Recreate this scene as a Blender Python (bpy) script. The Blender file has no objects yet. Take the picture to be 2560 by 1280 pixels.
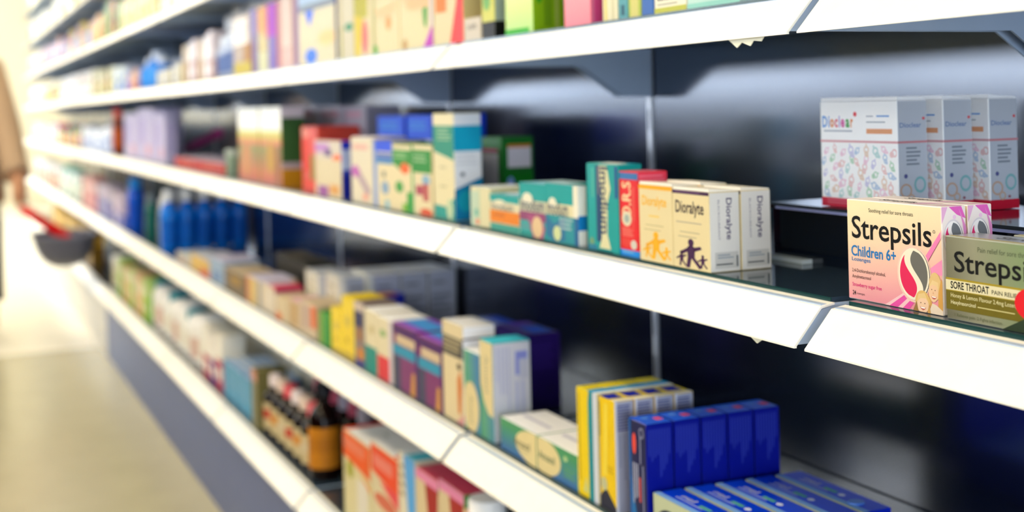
import bpy, bmesh, math, random
from mathutils import Vector, Matrix
random.seed(7)
SC = bpy.context.scene
COL = SC.collection
PI = math.pi

# ------------------------------------------------------------------ camera numbers (metres)
F = 3200.0; PCX = 1280.0; PCY = 262.0; ROLL = 0.0245
AL = math.atan((PCX + 165.0) / F); CA, SA = math.cos(AL), math.sin(AL)
CR, SR = math.cos(ROLL), math.sin(ROLL)
DC = 0.51221; ZC = 0.8446            # camera stands at (0, -DC, ZC)
BAY = 0.665

def X_at(u, Y, z):                    # x of the spot on the line (y=Y, z=z) seen in column u
    Yd = Y + DC; qz = z - ZC; k = u - PCX
    return (F * (CA * Yd * CR - qz * SR) - k * SA * Yd) / (-k * CA - F * SA * CR)
def Y_at(u, x, z):
    qz = z - ZC; k = u - PCX
    return (F * (SA * x * CR - qz * SR) + k * CA * x) / (k * SA - F * CR * CA) - DC
def Z_at(u, v, Y):
    A = u - PCX; B = v - PCY
    h = A * CR - B * SR; w = -A * SR - B * CR
    ty = SA + CA * h / F
    return ZC + (Y + DC) / ty * w / F

# ------------------------------------------------------------------ materials
def lin(c):
    c = c / 255.0
    return c / 12.92 if c <= 0.04045 else ((c + 0.055) / 1.055) ** 2.4
def rgb(h):
    c = [int(h[i:i + 2], 16) for i in (0, 2, 4)]; g = 0.3 * c[0] + 0.59 * c[1] + 0.11 * c[2]
    c = [min(255, max(0, g + (x - g) * 1.16)) for x in c]; k = 0.8 + 0.2 * min(1, max(0, (min(c) - 200) / 36))
    return tuple(lin(x) * k for x in c) + (1.0,)
MATS = {}
def mat(h, rough=0.55, metal=0.0, spec=0.2, trans=0.0, noise=0.03):
    key = (h, rough, metal, spec, trans)
    if key in MATS: return MATS[key]
    m = bpy.data.materials.new('surface_' + h); m.use_nodes = True
    nt = m.node_tree; b = nt.nodes['Principled BSDF']
    c = rgb(h)
    tc = nt.nodes.new('ShaderNodeTexCoord'); nz = nt.nodes.new('ShaderNodeTexNoise')
    nz.inputs['Scale'].default_value = 60.0
    mx = nt.nodes.new('ShaderNodeMix'); mx.data_type = 'RGBA'
    nt.links.new(tc.outputs['Object'], nz.inputs['Vector'])
    nt.links.new(nz.outputs['Fac'], mx.inputs[0])
    mx.inputs[6].default_value = tuple(x * (1 - noise) for x in c[:3]) + (1,)
    mx.inputs[7].default_value = tuple(min(1, x * (1 + noise)) for x in c[:3]) + (1,)
    nt.links.new(mx.outputs[2], b.inputs['Base Color'])
    b.inputs['Roughness'].default_value = rough
    b.inputs['Metallic'].default_value = metal
    b.inputs['Specular IOR Level'].default_value = spec
    b.inputs['Transmission Weight'].default_value = trans
    MATS[key] = m
    return m
def ramp_mat(name, vec, stops, rough=0.4, spec=0.5, metal=0.0):
    """colour printed as a slant: value = dot(object position, vec[:3]) + vec[3], sent through a colour ramp"""
    if name in MATS: return MATS[name]
    m = bpy.data.materials.new(name); m.use_nodes = True
    nt = m.node_tree; b = nt.nodes['Principled BSDF']
    tc = nt.nodes.new('ShaderNodeTexCoord')
    d = nt.nodes.new('ShaderNodeVectorMath'); d.operation = 'DOT_PRODUCT'
    d.inputs[1].default_value = vec[:3]
    a = nt.nodes.new('ShaderNodeMath'); a.operation = 'ADD'; a.inputs[1].default_value = vec[3]
    r = nt.nodes.new('ShaderNodeValToRGB')
    el = r.color_ramp.elements
    for i, (p, h) in enumerate(stops):
        e = el[i] if i < 2 else el.new(p)
        e.position = p; e.color = rgb(h)
    nt.links.new(tc.outputs['Object'], d.inputs[0]); nt.links.new(d.outputs['Value'], a.inputs[0])
    nt.links.new(a.outputs[0], r.inputs['Fac']); nt.links.new(r.outputs['Color'], b.inputs['Base Color'])
    b.inputs['Roughness'].default_value = rough; b.inputs['Specular IOR Level'].default_value = spec
    b.inputs['Metallic'].default_value = metal
    MATS[name] = m
    return m
def emit_mat(name, col, strength):
    m = bpy.data.materials.new(name); m.use_nodes = True
    b = m.node_tree.nodes['Principled BSDF']
    b.inputs['Base Color'].default_value = (0.8, 0.8, 0.8, 1)
    b.inputs['Emission Color'].default_value = col + (1,)
    b.inputs['Emission Strength'].default_value = strength
    return m

# ------------------------------------------------------------------ mesh building
class MB:
    def __init__(s): s.v = []; s.f = []; s.m = []; s.mats = []
    def mi(s, m):
        if m not in s.mats: s.mats.append(m)
        return s.mats.index(m)
    def add(s, vs, fs, m):
        o = len(s.v); s.v += [tuple(p) for p in vs]; k = s.mi(m)
        for f in fs: s.f.append(tuple(o + i for i in f)); s.m.append(k)
    def box(s, x0, x1, y0, y1, z0, z1, m):
        s.add([(x0, y0, z0), (x1, y0, z0), (x1, y1, z0), (x0, y1, z0), (x0, y0, z1), (x1, y0, z1), (x1, y1, z1), (x0, y1, z1)],
              [(0, 3, 2, 1), (4, 5, 6, 7), (0, 1, 5, 4), (1, 2, 6, 5), (2, 3, 7, 6), (3, 0, 4, 7)], m)
    def carton(s, w, d, h, m, e=0.0006, mf=None, ms=None, mt=None):
        """box with softened edges, front/side/top may differ; base at z=0"""
        X, Y = w / 2, d / 2; V = []
        for z in (0, e, h - e, h):
            i = e if z in (0, h) else 0.0
            for (sx, sy) in ((-1, -1), (1, -1), (1, 1), (-1, 1)):
                if i: V += [(sx * (X - e), sy * (Y - e), z)] * 1
                else: V += [(sx * (X - e), sy * Y, z), (sx * X, sy * (Y - e), z)]
        # rings: bottom 4 (0-3), lower 8 (4-11), upper 8 (12-19), top 4 (20-23)
        V = [Vector(p) for p in V]
        lo, up = 4, 12
        def q(*a): return a
        fr = [q(lo + 0, lo + 2, up + 2, up + 0)]
        sd = [q(lo + 3, lo + 5, up + 5, up + 3)]
        oth = [q(lo + 4, lo + 6, up + 6, up + 4), q(lo + 7, lo + 1, up + 1, up + 7)]
        cor = [q(lo + 2, lo + 3, up + 3, up + 2), q(lo + 5, lo + 4, up + 4, up + 5), q(lo + 6, lo + 7, up + 7, up + 6), q(lo + 1, lo + 0, up + 0, up + 1)]
        bot = [q(0, 3, 2, 1)]; top = [q(20, 21, 22, 23)]
        bev = [q(0, 1, lo + 2, lo + 0), q(1, 2, lo + 5, lo + 3), q(2, 3, lo + 6, lo + 4), q(3, 0, lo + 1, lo + 7),
               q(21, 20, up + 0, up + 2), q(22, 21, up + 3, up + 5), q(23, 22, up + 4, up + 6), q(20, 23, up + 7, up + 1),
               q(0, lo + 0, lo + 1), q(1, lo + 3, lo + 2), q(2, lo + 4, lo + 5), q(3, lo + 7, lo + 6),
               q(20, up + 1, up + 0), q(21, up + 2, up + 3), q(22, up + 5, up + 4), q(23, up + 6, up + 7)]
        s.add(V, oth + cor + bot + bev, m)
        s.add(V, fr, mf or m); s.add(V, sd, ms or m); s.add(V, top, mt or m)
    def lathe(s, prof, m, n=24, cx=0, cy=0, sx=1.0, sy=1.0, cap=True):
        V = []; Fc = []
        for (r, z) in prof:
            for k in range(n):
                a = 2 * PI * k / n
                V.append((cx + r * sx * math.cos(a), cy + r * sy * math.sin(a), z))
        for i in range(len(prof) - 1):
            for k in range(n):
                k2 = (k + 1) % n
                Fc.append((i * n + k, i * n + k2, (i + 1) * n + k2, (i + 1) * n + k))
        if cap:
            Fc.append(tuple(range(n - 1, -1, -1))); o = (len(prof) - 1) * n; Fc.append(tuple(range(o, o + n)))
        s.add(V, Fc, m)
    def prism(s, poly, axis, a0, a1, m):
        """poly of (p,q); axis 'x': p=y,q=z ; 'y': p=x,q=z ; 'z': p=x,q=y"""
        n = len(poly); V = []
        for t in (a0, a1):
            for (p, q) in poly:
                V.append({'x': (t, p, q), 'y': (p, t, q), 'z': (p, q, t)}[axis])
        fs = [tuple(range(n))[::-1], tuple(range(n, 2 * n))] + [(i, (i + 1) % n, n + (i + 1) % n, n + i) for i in range(n)]
        s.add(V, fs, m)
    def tube(s, pts, r, m, n=8):
        pts = [Vector(p) for p in pts]; V = []; Fc = []
        for i, p in enumerate(pts):
            t = (pts[min(i + 1, len(pts) - 1)] - pts[max(i - 1, 0)]).normalized()
            u = t.orthogonal().normalized() if i == 0 else (u - t * u.dot(t)).normalized()
            w = t.cross(u); rr = r[i] if isinstance(r, (list, tuple)) else r
            for k in range(n):
                a = 2 * PI * k / n
                V.append(p + u * rr * math.cos(a) + w * rr * math.sin(a))
        for i in range(len(pts) - 1):
            for k in range(n):
                k2 = (k + 1) % n
                Fc.append((i * n + k, i * n + k2, (i + 1) * n + k2, (i + 1) * n + k))
        Fc.append(tuple(range(n - 1, -1, -1))); o = (len(pts) - 1) * n; Fc.append(tuple(range(o, o + n)))
        s.add(V, Fc, m)
    def build(s, name, parent=None, smooth=False, loc=None):
        me = bpy.data.meshes.new(name); me.from_pydata([tuple(p) for p in s.v], [], s.f)
        for m in s.mats: me.materials.append(m)
        me.polygons.foreach_set('material_index', s.m)
        me.update()
        bm = bmesh.new(); bm.from_mesh(me); bmesh.ops.remove_doubles(bm, verts=bm.verts, dist=1e-6)
        bm.to_mesh(me); bm.free()
        if smooth:
            me.polygons.foreach_set('use_smooth', [True] * len(me.polygons))
            try: me.set_sharp_from_angle(angle=math.radians(40))
            except Exception: pass
        o = bpy.data.objects.new(name, me); COL.objects.link(o)
        if parent: o.parent = parent
        if loc: o.location = loc
        return o

def tag(o, label=None, cat=None, group=None, kind=None):
    if label: o['label'] = label
    if cat: o['category'] = cat
    if group: o['group'] = group
    if kind: o['kind'] = kind
    return o
def empty(name, loc):
    o = bpy.data.objects.new(name, None); COL.objects.link(o); o.location = loc; o.empty_display_size = 0.02
    return o
def copy_thing(o, loc):
    c = o.copy(); COL.objects.link(c); c.location = loc
    for ch in list(o.children):
        d = ch.copy(); COL.objects.link(d); d.parent = c
        for g in list(ch.children):
            e = g.copy(); COL.objects.link(e); e.parent = d
    return c

TXT = {}
def text_mesh(t, bold):
    if (t, bold) in TXT: return TXT[(t, bold)]
    cu = bpy.data.curves.new('lettering', 'FONT'); cu.body = t; cu.size = 1.0
    cu.resolution_u = 3; cu.offset = bold
    o = bpy.data.objects.new('lettering', cu); COL.objects.link(o)
    me = bpy.data.meshes.new_from_object(o)
    v = [(p.co.x, p.co.y) for p in me.vertices]; f = [tuple(p.vertices) for p in me.polygons]
    bpy.data.objects.remove(o); bpy.data.curves.remove(cu); bpy.data.meshes.remove(me)
    x0 = min(p[0] for p in v); x1 = max(p[0] for p in v); y0 = min(p[1] for p in v); y1 = max(p[1] for p in v)
    v = [((p[0] - x0) / (x1 - x0), (p[1] - y0) / (y1 - y0)) for p in v]
    TXT[(t, bold)] = (v, f)
    return v, f

def emblem(cx, cy, rx, ry, left, right, band='f4ecd8', halo=None, ring='55585a'):
    """round sign parted by an S: two drops and a pale band"""
    out = []
    if halo: out.append(('E', cx, cy, rx * 1.1, ry * 1.1, halo))
    out.append(('E', cx + rx * 0.05, cy - ry * 0.01, rx * 1.0, ry * 1.0, ring))
    out.append(('E', cx, cy, rx, ry, band))
    sx = lambda y: -0.40 * math.sin(PI * y * 0.93)
    n = 26
    for sgn, c in ((1, right), (-1, left)):
        L = []; R = []
        for i in range(n + 1):
            y = -0.90 + 1.798 * i / n
            a = sx(y) + 0.20; b = math.sqrt(max(0, 0.9 ** 2 - y * y))
            if b > a: L.append((a, y)); R.append((b, y))
        P = [(cx + sgn * p * rx, cy + sgn * q * ry) for p, q in L + R[::-1]]
        out.append(('P', P, c))
    return out

def clip01(pts):
    for ax, lim, sg in ((0, 0.004, 1), (0, 0.996, -1), (1, 0.004, 1), (1, 0.996, -1)):
        out = []
        for i in range(len(pts)):
            p, q = pts[i - 1], pts[i]; ip, iq = sg * (p[ax] - lim) >= 0, sg * (q[ax] - lim) >= 0
            if ip != iq:
                t = (lim - p[ax]) / (q[ax] - p[ax]); out.append((p[0] + t * (q[0] - p[0]), p[1] + t * (q[1] - p[1])))
            if iq: out.append(q)
        pts = out
        if not pts: break
    return pts
def prints_on(mb, w, d, h, spec):
    """spec: {'F': [...], 'S': [...], 'T': [...]} in face fractions"""
    lay = {'F': 0, 'S': 0, 'T': 0}
    for face, L in spec.items():
        for it in L:
            off = 0.00008 + 0.000008 * lay[face]; lay[face] += 1
            if face == 'F':
                D = (w, h); P = lambda a, b: (-w / 2 + a * w, -d / 2 - off, b * h); flip = False
            elif face == 'S':
                D = (d, h); P = lambda a, b: (w / 2 + off, -d / 2 + a * d, b * h); flip = False
            else:
                D = (w, d); P = lambda a, b: (-w / 2 + a * w, -d / 2 + b * d, h + off); flip = False
            k = it[0]
            if k == 'R':
                _, a0, b0, a1, b1, c = it
                mb.add([P(a0, b0), P(a1, b0), P(a1, b1), P(a0, b1)], [(0, 1, 2, 3)], mat(c) if isinstance(c, str) else c)
            elif k == 'E':
                _, ca, cb, ra, rb, c = it
                q = clip01([(ca + ra * math.cos(2 * PI * i / 28), cb + rb * math.sin(2 * PI * i / 28)) for i in range(28)])
                if len(q) > 2: mb.add([P(*t) for t in q], [tuple(range(len(q)))], mat(c))
            elif k == 'O':      # ring
                _, ca, cb, ra, rb, t, c = it
                n = 18; V = []
                for s in (1.0, 1.0 - t):
                    V += [P(ca + ra * s * math.cos(2 * PI * i / n), cb + rb * s * math.sin(2 * PI * i / n)) for i in range(n)]
                mb.add(V, [(i, (i + 1) % n, n + (i + 1) % n, n + i) for i in range(n)], mat(c))
            elif k == 'P':
                _, pts, c = it
                q = clip01(pts)
                if len(q) > 2: mb.add([P(*t) for t in q], [tuple(range(len(q)))], mat(c) if isinstance(c, str) else c)
            elif k == 'L':      # lines of small print
                _, a0, b0, a1, b1, n, c = it
                rnd = random.Random(n * 17 + int(a0 * 100))
                for i in range(n):
                    y1 = b1 - (b1 - b0) * i / n; y0 = y1 - (b1 - b0) / n * 0.5
                    e = a0 + (a1 - a0) * rnd.uniform(0.7, 1.0)
                    mb.add([P(a0, y0), P(e, y0), P(e, y1), P(a0, y1)], [(0, 1, 2, 3)], mat(c))
            elif k == 'V':      # upright lines of small print (text turned on its side)
                _, a0, b0, a1, b1, n, c = it
                rnd = random.Random(n * 13 + int(b0 * 100))
                for i in range(n):
                    x0 = a0 + (a1 - a0) * i / n; x1 = x0 + (a1 - a0) / n * 0.5
                    e = b1 - (b1 - b0) * rnd.uniform(0.45, 1.0)
                    mb.add([P(x0, e), P(x1, e), P(x1, b1), P(x0, b1)], [(0, 1, 2, 3)], mat(c))
            elif k == 'T':
                _, t, a0, b0, a1, b1, c = it[:7]
                rot = it[7] if len(it) > 7 else 0; bold = it[8] if len(it) > 8 else 0.0
                v, f = text_mesh(t, bold)
                pts = []
                for (x, y) in v:
                    if rot == 0: a, b = a0 + x * (a1 - a0), b0 + y * (b1 - b0)
                    elif rot == 90: a, b = a1 - y * (a1 - a0), b0 + x * (b1 - b0)
                    else: a, b = a0 + y * (a1 - a0), b1 - x * (b1 - b0)
                    pts.append(P(a, b))
                mb.add(pts, f, mat(c, 0.6, 0.0, 0.12))
            elif k == 'PAT':    # loose pattern of small outlined creatures
                _, a0, b0, a1, b1, nx, nz, cols = it
                rnd = random.Random(5); npat = 0; off0 = off
                for i in range(nx):
                    for j in range(nz):
                        a = a0 + (i + 0.5 + rnd.uniform(-.3, .3)) * (a1 - a0) / nx; th = rnd.uniform(-1.2, 1.2); rs, rc = math.sin(th), math.cos(th)
                        b = b0 + (j + 0.5 + (0.25 if i % 2 else -.25) + rnd.uniform(-.14, .14)) * (b1 - b0) / nz
                        c = cols[(i * 3 + j * 2 + rnd.randrange(2)) % len(cols)]
                        rr = 0.30 / nx * (a1 - a0) * rnd.uniform(.8, 1.15); q = D[0] / D[1]
                        b = min(max(b, b0 + rr * q * 1.2), b1 - rr * q * 1.6)
                        n = 12
                        for (oa, ob, s, t) in ((0, 0, 1, .42), (rr * 1.0 * rs, -rr * q * 1.0 * rc, .75, .75), (rr * 1.6 * rs + rr * .4, -rr * q * 1.5 * rc, .4, .9), (-rr * 1.2 * rs, rr * q * 1.25 * rc, .28, .9)):
                            V = []; npat += 1; off = off0 + (npat % 18) * 0.000003
                            for sc in (s, s * (1 - t)):
                                V += [P(min(max(a + oa + rr * sc * math.cos(2 * PI * m / n), a0), a1), min(max(b + ob + rr * q * sc * math.sin(2 * PI * m / n), b0), b1)) for m in range(n)]
                            mb.add(V, [(m, (m + 1) % n, n + (m + 1) % n, n + m) for m in range(n)], mat(c))
            elif k == 'FAM':    # the stick family: one tall figure, two small ones holding on
                _, a0, b0, a1, b1, c = it
                S = lambda x, y: P(a0 + x * (a1 - a0), b0 + y * (b1 - b0))
                def fig(ox, oy, sx, sy):
                    G = lambda L: mb.add([S(ox + x * sx, oy + y * sy) for x, y in L], [tuple(range(len(L)))], mat(c))
                    G([(0.125 * math.cos(2 * PI * i / 16), 0.87 + 0.13 * math.sin(2 * PI * i / 16)) for i in range(16)])
                    G([(-.07, .78), (.07, .78), (.17, .68), (.15, .34), (-.15, .34), (-.17, .68)])
                    G([(.10, .71), (.40, .78), (.46, .69), (.12, .56)]); G([(-.10, .71), (-.14, .55), (-.44, .40), (-.50, .50)])
                    G([(-.15, .36), (0.02, .36), (-.06, .0), (-.22, .0)]); G([(-.02, .36), (.15, .36), (.46, .07), (.34, .0)])
                fig(.47, 0, .8, 1.0); fig(.14, .03, .38, .52); fig(.86, .05, .36, .46)

# ------------------------------------------------------------------ fixture: levels
Z0 = 0.0
LEV = {'B': 0.710, 'A': 0.917, 'C': 0.4748, 'D': 0.2354, 'AA': 1.106, 'AAA': 1.2974, 'AAAA': 1.489}
SHELFNAME = {'A': 'shelf at eye level', 'B': 'shelf with the pink lozenge box', 'C': 'shelf with the yellow and blue cartons',
             'D': 'lowest shelf', 'AA': 'second shelf from the top', 'AAA': 'high shelf', 'AAAA': 'top shelf'}
JOINT0 = -0.6875
NB = 12
ORD = ['first', 'second', 'third', 'fourth', 'fifth', 'sixth', 'seventh', 'eighth', 'ninth', 'tenth', 'eleventh', 'twelfth',
       'thirteenth', 'fourteenth', 'fifteenth', 'sixteenth', 'seventeenth', 'eighteenth', 'nineteenth', 'twentieth',
       'twenty first', 'twenty second', 'twenty third', 'twenty fourth']

M_STRIP = mat('f7f4e9', 0.35)
M_STEEL = mat('c4d6ee', 0.4)
M_GLASS = mat('2c3a48', 0.07, spec=0.7)
M_EDGE = mat('20403f', 0.15)
M_PANEL = mat('0b1122', 0.18, spec=0.5)
M_PANEL.node_tree.nodes['Principled BSDF'].inputs['IOR'].default_value = 2.9
M_PANEL.node_tree.nodes['Principled BSDF'].inputs['Specular Tint'].default_value = (.76, .84, 1, 1)
M_POST = mat('eef2fa', 0.48, 1.0)

def make_shelf():
    r = empty('gondola_shelf', (0, 0, 0)); L = BAY - 0.011
    b = MB(); b.box(0.002, L - 0.002, 0.024, 0.2815, 0.0215, 0.0255, M_STEEL); b.build('board', r)
    p = MB(); p.prism([(0, 0), (0.0225, 0.0245), (0.034, 0.0262), (0.034, 0.0248), (0.0232, 0.0230), (0.0022, 0.0), (0.0022, -0.0012), (0.0, -0.0012)], 'x', 0, L, M_STRIP)
    p.build('price_strip', r)
    for x in (0.0008, L - 0.0028):
        k = MB(); k.prism([(0.0028, 0.0008), (0.0236, 0.0222), (0.034, 0.0246), (0.281, 0.0246), (0.281, -0.0375), (0.24, -0.0365), (0.184, 0.0006)], 'x', x, x + 0.002, M_STEEL)
        k.build('bracket', r)
    g = MB(); g.box(0.004, L - 0.004, 0.0345, 0.281, 0.0258, 0.0291, M_GLASS); g.box(0.004, L - 0.004, 0.0338, 0.0345, 0.0258, 0.0291, M_EDGE)
    g.build('glass_top', r)
    return r
proto = make_shelf()
first = True
BAYWORD = ['nearest', 'second', 'third', 'fourth', 'fifth', 'sixth', 'seventh', 'eighth', 'ninth', 'tenth', 'eleventh', 'twelfth', 'farthest']
LVWORD = {'A': 'just above eye level', 'B': 'pink lozenge box row', 'C': 'second row from the floor', 'D': 'lowest row', 'AA': 'two rows above eye level', 'AAA': 'second row from the top', 'AAAA': 'topmost row'}
for lv in ('A', 'B', 'C', 'D', 'AA', 'AAA', 'AAAA'):
    for k in range(NB + 1):
        if k == 0 and lv == 'D': continue
        x = JOINT0 - BAY * (k) + 0.0055
        loc = (x, 0, LEV[lv] - 0.0291)
        if first: o = proto; o.location = loc; first = False
        else: o = copy_thing(proto, loc)
        tag(o, 'grey shelf with white price strip, %s bay from the right, %s' % (BAYWORD[k], LVWORD[lv]), 'shelf', 'shelves of the long gondola')

def make_bay(k):
    x0 = JOINT0 - BAY * k
    p = MB(); p.box(0.008, BAY - 0.008, 0.2835, 0.292, 0.02, 1.76, M_PANEL)
    o = p.build('back_panel', loc=(x0, 0, 0))
    tag(o, 'glossy dark navy back panel behind the %s bay from the right' % BAYWORD[k], 'back panel', 'back panels of the gondola')
    u = MB(); u.box(-0.0045, 0.0045, 0.2815, 0.294, 0.0, 1.78, M_POST)
    for i in range(34): u.box(-0.0012, 0.0012, 0.2812, 0.2816, 0.06 + i * 0.05, 0.085 + i * 0.05, mat('5b6276'))
    o = u.build('upright_post', loc=(x0, 0, 0))
    tag(o, 'pale slotted steel upright at the left end of the %s bay from the right' % BAYWORD[k], 'post', 'uprights of the gondola')
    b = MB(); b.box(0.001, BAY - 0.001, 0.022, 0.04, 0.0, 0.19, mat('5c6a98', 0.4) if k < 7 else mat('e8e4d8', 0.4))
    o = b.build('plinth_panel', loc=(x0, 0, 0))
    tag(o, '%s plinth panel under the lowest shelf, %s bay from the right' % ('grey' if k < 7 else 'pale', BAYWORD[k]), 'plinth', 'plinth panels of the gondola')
for k in range(NB + 1): make_bay(k)

# ------------------------------------------------------------------ goods
def add_flap(o, w, d, h, c, lift=0.0):
    f = MB(); e = 0.0007
    f.prism([(-d / 2 + e, h + 0.0002), (d / 2 - e, h + 0.0002), (d / 2 - e, h + 0.0009), (-d / 2 + e, h + 0.0009 + lift)], 'x', -w / 2 + e, w / 2 - e, mat(c))
    return f.build('tuck_flap', o)

def cart(s, u0, u1, yt, label, base='f2efe6', spec=None, yf=0.037, dep=0.045, ub=None, h=None, n=1, gap=0.0012, name='medicine_carton',
         cat='carton', flap=None, lift=0.0, mf=None, ms=None, mt=None, dx=0.0, group=None, z=None, x=None, rough=0.42, order='from the front'):
    z = LEV[s] if z is None else z
    if x is None:
        x0 = X_at(u0, yf, z); x1 = X_at(u1, yf, z)
    else: x0, x1 = x
    if h is None: h = Z_at(u0, yt, yf) - z
    if ub is not None: dep = Y_at(ub, x1, z + h * 0.5) - yf
    w = x1 - x0 - 0.0008
    mb = MB(); mb.carton(w, dep, h, mat(base, rough), 0.0006, mf, ms, mt)
    if spec: prints_on(mb, w, dep, h, spec)
    o = mb.build(name, loc=((x0 + x1) / 2, yf + dep / 2, z + 0.0002))
    if flap: add_flap(o, w, dep, h, flap, lift)
    if n == 1: tag(o, label, cat, group)
    else:
        tag(o, label + ', first ' + order, cat, group or label[:60])
        for i in range(1, n):
            c = copy_thing(o, (o.location.x + dx * i, o.location.y + (dep + gap) * i, o.location.z))
            tag(c, label + ', ' + ORD[i] + ' ' + order, cat, group or label[:60])
    return o

def bottle(s, u, yt, label, r=None, u1=None, kind='syrup_bottle', body='3a1d0d', cap='f5f3ee', lab=None, lab2=None, yf=0.045, h=None, cat='bottle',
           group=None, shape='round', x=None, y=None, rough=0.12, trans=0.0, lz=(0.12, 0.55), ck=1.0):
    z = LEV[s]
    if x is None:
        if u1 is not None:
            xm = X_at((u + u1) / 2, yf + .02, z); r = 0.5 * (u1 - u) * (-CA * xm + SA * (yf + .02 + DC)) / F; x = X_at((u + u1) / 2, yf + r, z)
        else: x = X_at(u, yf + r, z)
    y = (yf + r) if y is None else y
    if h is None: h = Z_at(u, yt, y) - z
    B = MB(); ch = min(0.022, h * 0.2) * ck; nr = r * 0.42; m = mat(body, rough, trans=trans)
    if shape == 'tub':
        ch = h * 0.22; nr = r * 0.97
        B.lathe([(r * .9, 0), (r, .003), (r, h - ch)], m)
        cp = [(r * 1.03, h - ch), (r * 1.04, h - .003), (r * .98, h)]
    elif shape == 'slim':
        nr = r * .75; ch = h * .2
        B.lathe([(r * .9, 0), (r, .004), (r, h - ch - r * .4), (nr, h - ch)], m)
        cp = [(nr * 1.05, h - ch), (nr * 1.05, h - .004), (nr * .8, h)]
    else:
        B.lathe([(r * .92, 0), (r, .004), (r, h * .60), (r * .93, h * .66), (r * .72, h * .73), (nr, h * .78), (nr, h - ch)], m)
        cp = [(nr * 1.25 * ck ** .7, h - ch), (nr * 1.25 * ck ** .7, h - .002), (nr * 1.1 * ck ** .7, h)]
    o = B.build(kind, loc=(x, y, z + 0.0002), smooth=True)
    Cc = MB(); Cc.lathe(cp, mat(cap, 0.3)); Cc.build('cap', o, smooth=True)
    if lab:
        Lb = MB(); r2 = r + 0.0004; hb = h if shape != 'round' else h
        Lb.lathe([(r2, hb * lz[0]), (r2, hb * lz[1])], mat(lab), cap=False)
        if lab2: Lb.lathe([(r2 + .0002, hb * (lz[0] * .6 + lz[1] * .4)), (r2 + .0002, hb * (lz[0] * .25 + lz[1] * .75))], mat(lab2), cap=False)
        Lb.build('label', o, smooth=True)
    return tag(o, label, cat, group)

def run(s, u0, u1, what, looks, w=0.07, h=0.11, yf=0.04, dep=0.05, name='medicine_carton', cat='carton', xs=None, hj=0.12, gapj=0.006):
    """things standing side by side from pixel column u0 to u1; looks = [(colour word, base, accent, accent2)] used in turn"""
    z = LEV[s]
    xa, xb = xs if xs else (X_at(u0, yf, z), X_at(u1, yf, z))
    xa = max(xa, -8.62)
    n = max(1, int(round((xb - xa) / (w + gapj)))); st = (xb - xa) / n
    rnd = random.Random(int(abs(u0) * 7 + u1)); cnt = {}
    tot = {}
    for i in range(n): tot[looks[(n - 1 - i) % len(looks)][0]] = tot.get(looks[(n - 1 - i) % len(looks)][0], 0) + 1
    for i in range(n):                                  # from the near (right) end leftwards
        lk = looks[i % len(looks)]; cnt[lk[0]] = cnt.get(lk[0], 0) + 1
        x1 = xb - i * st; x0 = x1 - st + gapj; hh = h * (1 + rnd.uniform(-hj, hj)); k = lk[-1] if lk[-1] in ('round', 'slim', 'tub') else 'box'
        word = {'box': 'carton', 'round': 'bottle', 'slim': 'bottle', 'tub': 'tub'}[k]
        lab = '%s %s, %s from the right of the %s' % (lk[0], word, ORD[min(cnt[lk[0]] - 1, 23)], what)
        grp = '%s on the %s' % (what, SHELFNAME[s])
        if k == 'box':
            a = rnd.uniform(.35, .6)
            sp = {'F': [('R', 0, 0, 1, a, lk[2]), ('R', .15, a + .1, .85, a + .28, lk[3]), ('E', .5, a * .5, .3, a * .25, lk[3])], 'S': [('R', 0, 0, 1, a, lk[2])], 'T': [('R', .1, .2, .6, .8, lk[3])]}
            cart(s, 0, 0, 0, lab, lk[1], sp, yf=yf + rnd.uniform(0, .006), dep=dep, h=hh, x=(x0, x1), group=grp, flap=lk[1])
        else:
            r = min((x1 - x0) / 2, 0.034)
            bottle(s, 0, 0, lab, r=r, body=lk[1], cap=lk[2], lab=lk[3], yf=yf, h=hh, x=(x0 + x1) / 2, y=yf + r + rnd.uniform(0, .006), shape=k, group=grp,
                   kind={'round': 'syrup_bottle', 'slim': 'lotion_bottle', 'tub': 'cream_tub'}[k], cat=word, rough=.25)
# ------------------------------------------------------------------ light levels
E_NEAR, E_FAR, E_BACK, E_BACK2, E_SIDE, E_PANE, E_PANE2, E_PANE4, EXPO, FSTOP = 19.0, 18.0, 2.0, 8.0, 1.0, 6.3, 6.0, 10.0, 0.06, 5.2
# ================================================================== shelf B (lozenge shelf)
CRM = 'efe0b4'; WHT = 'f4f3ee'; LAV = 'cfcfe0'; TEAL = '0f9c98'
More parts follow.
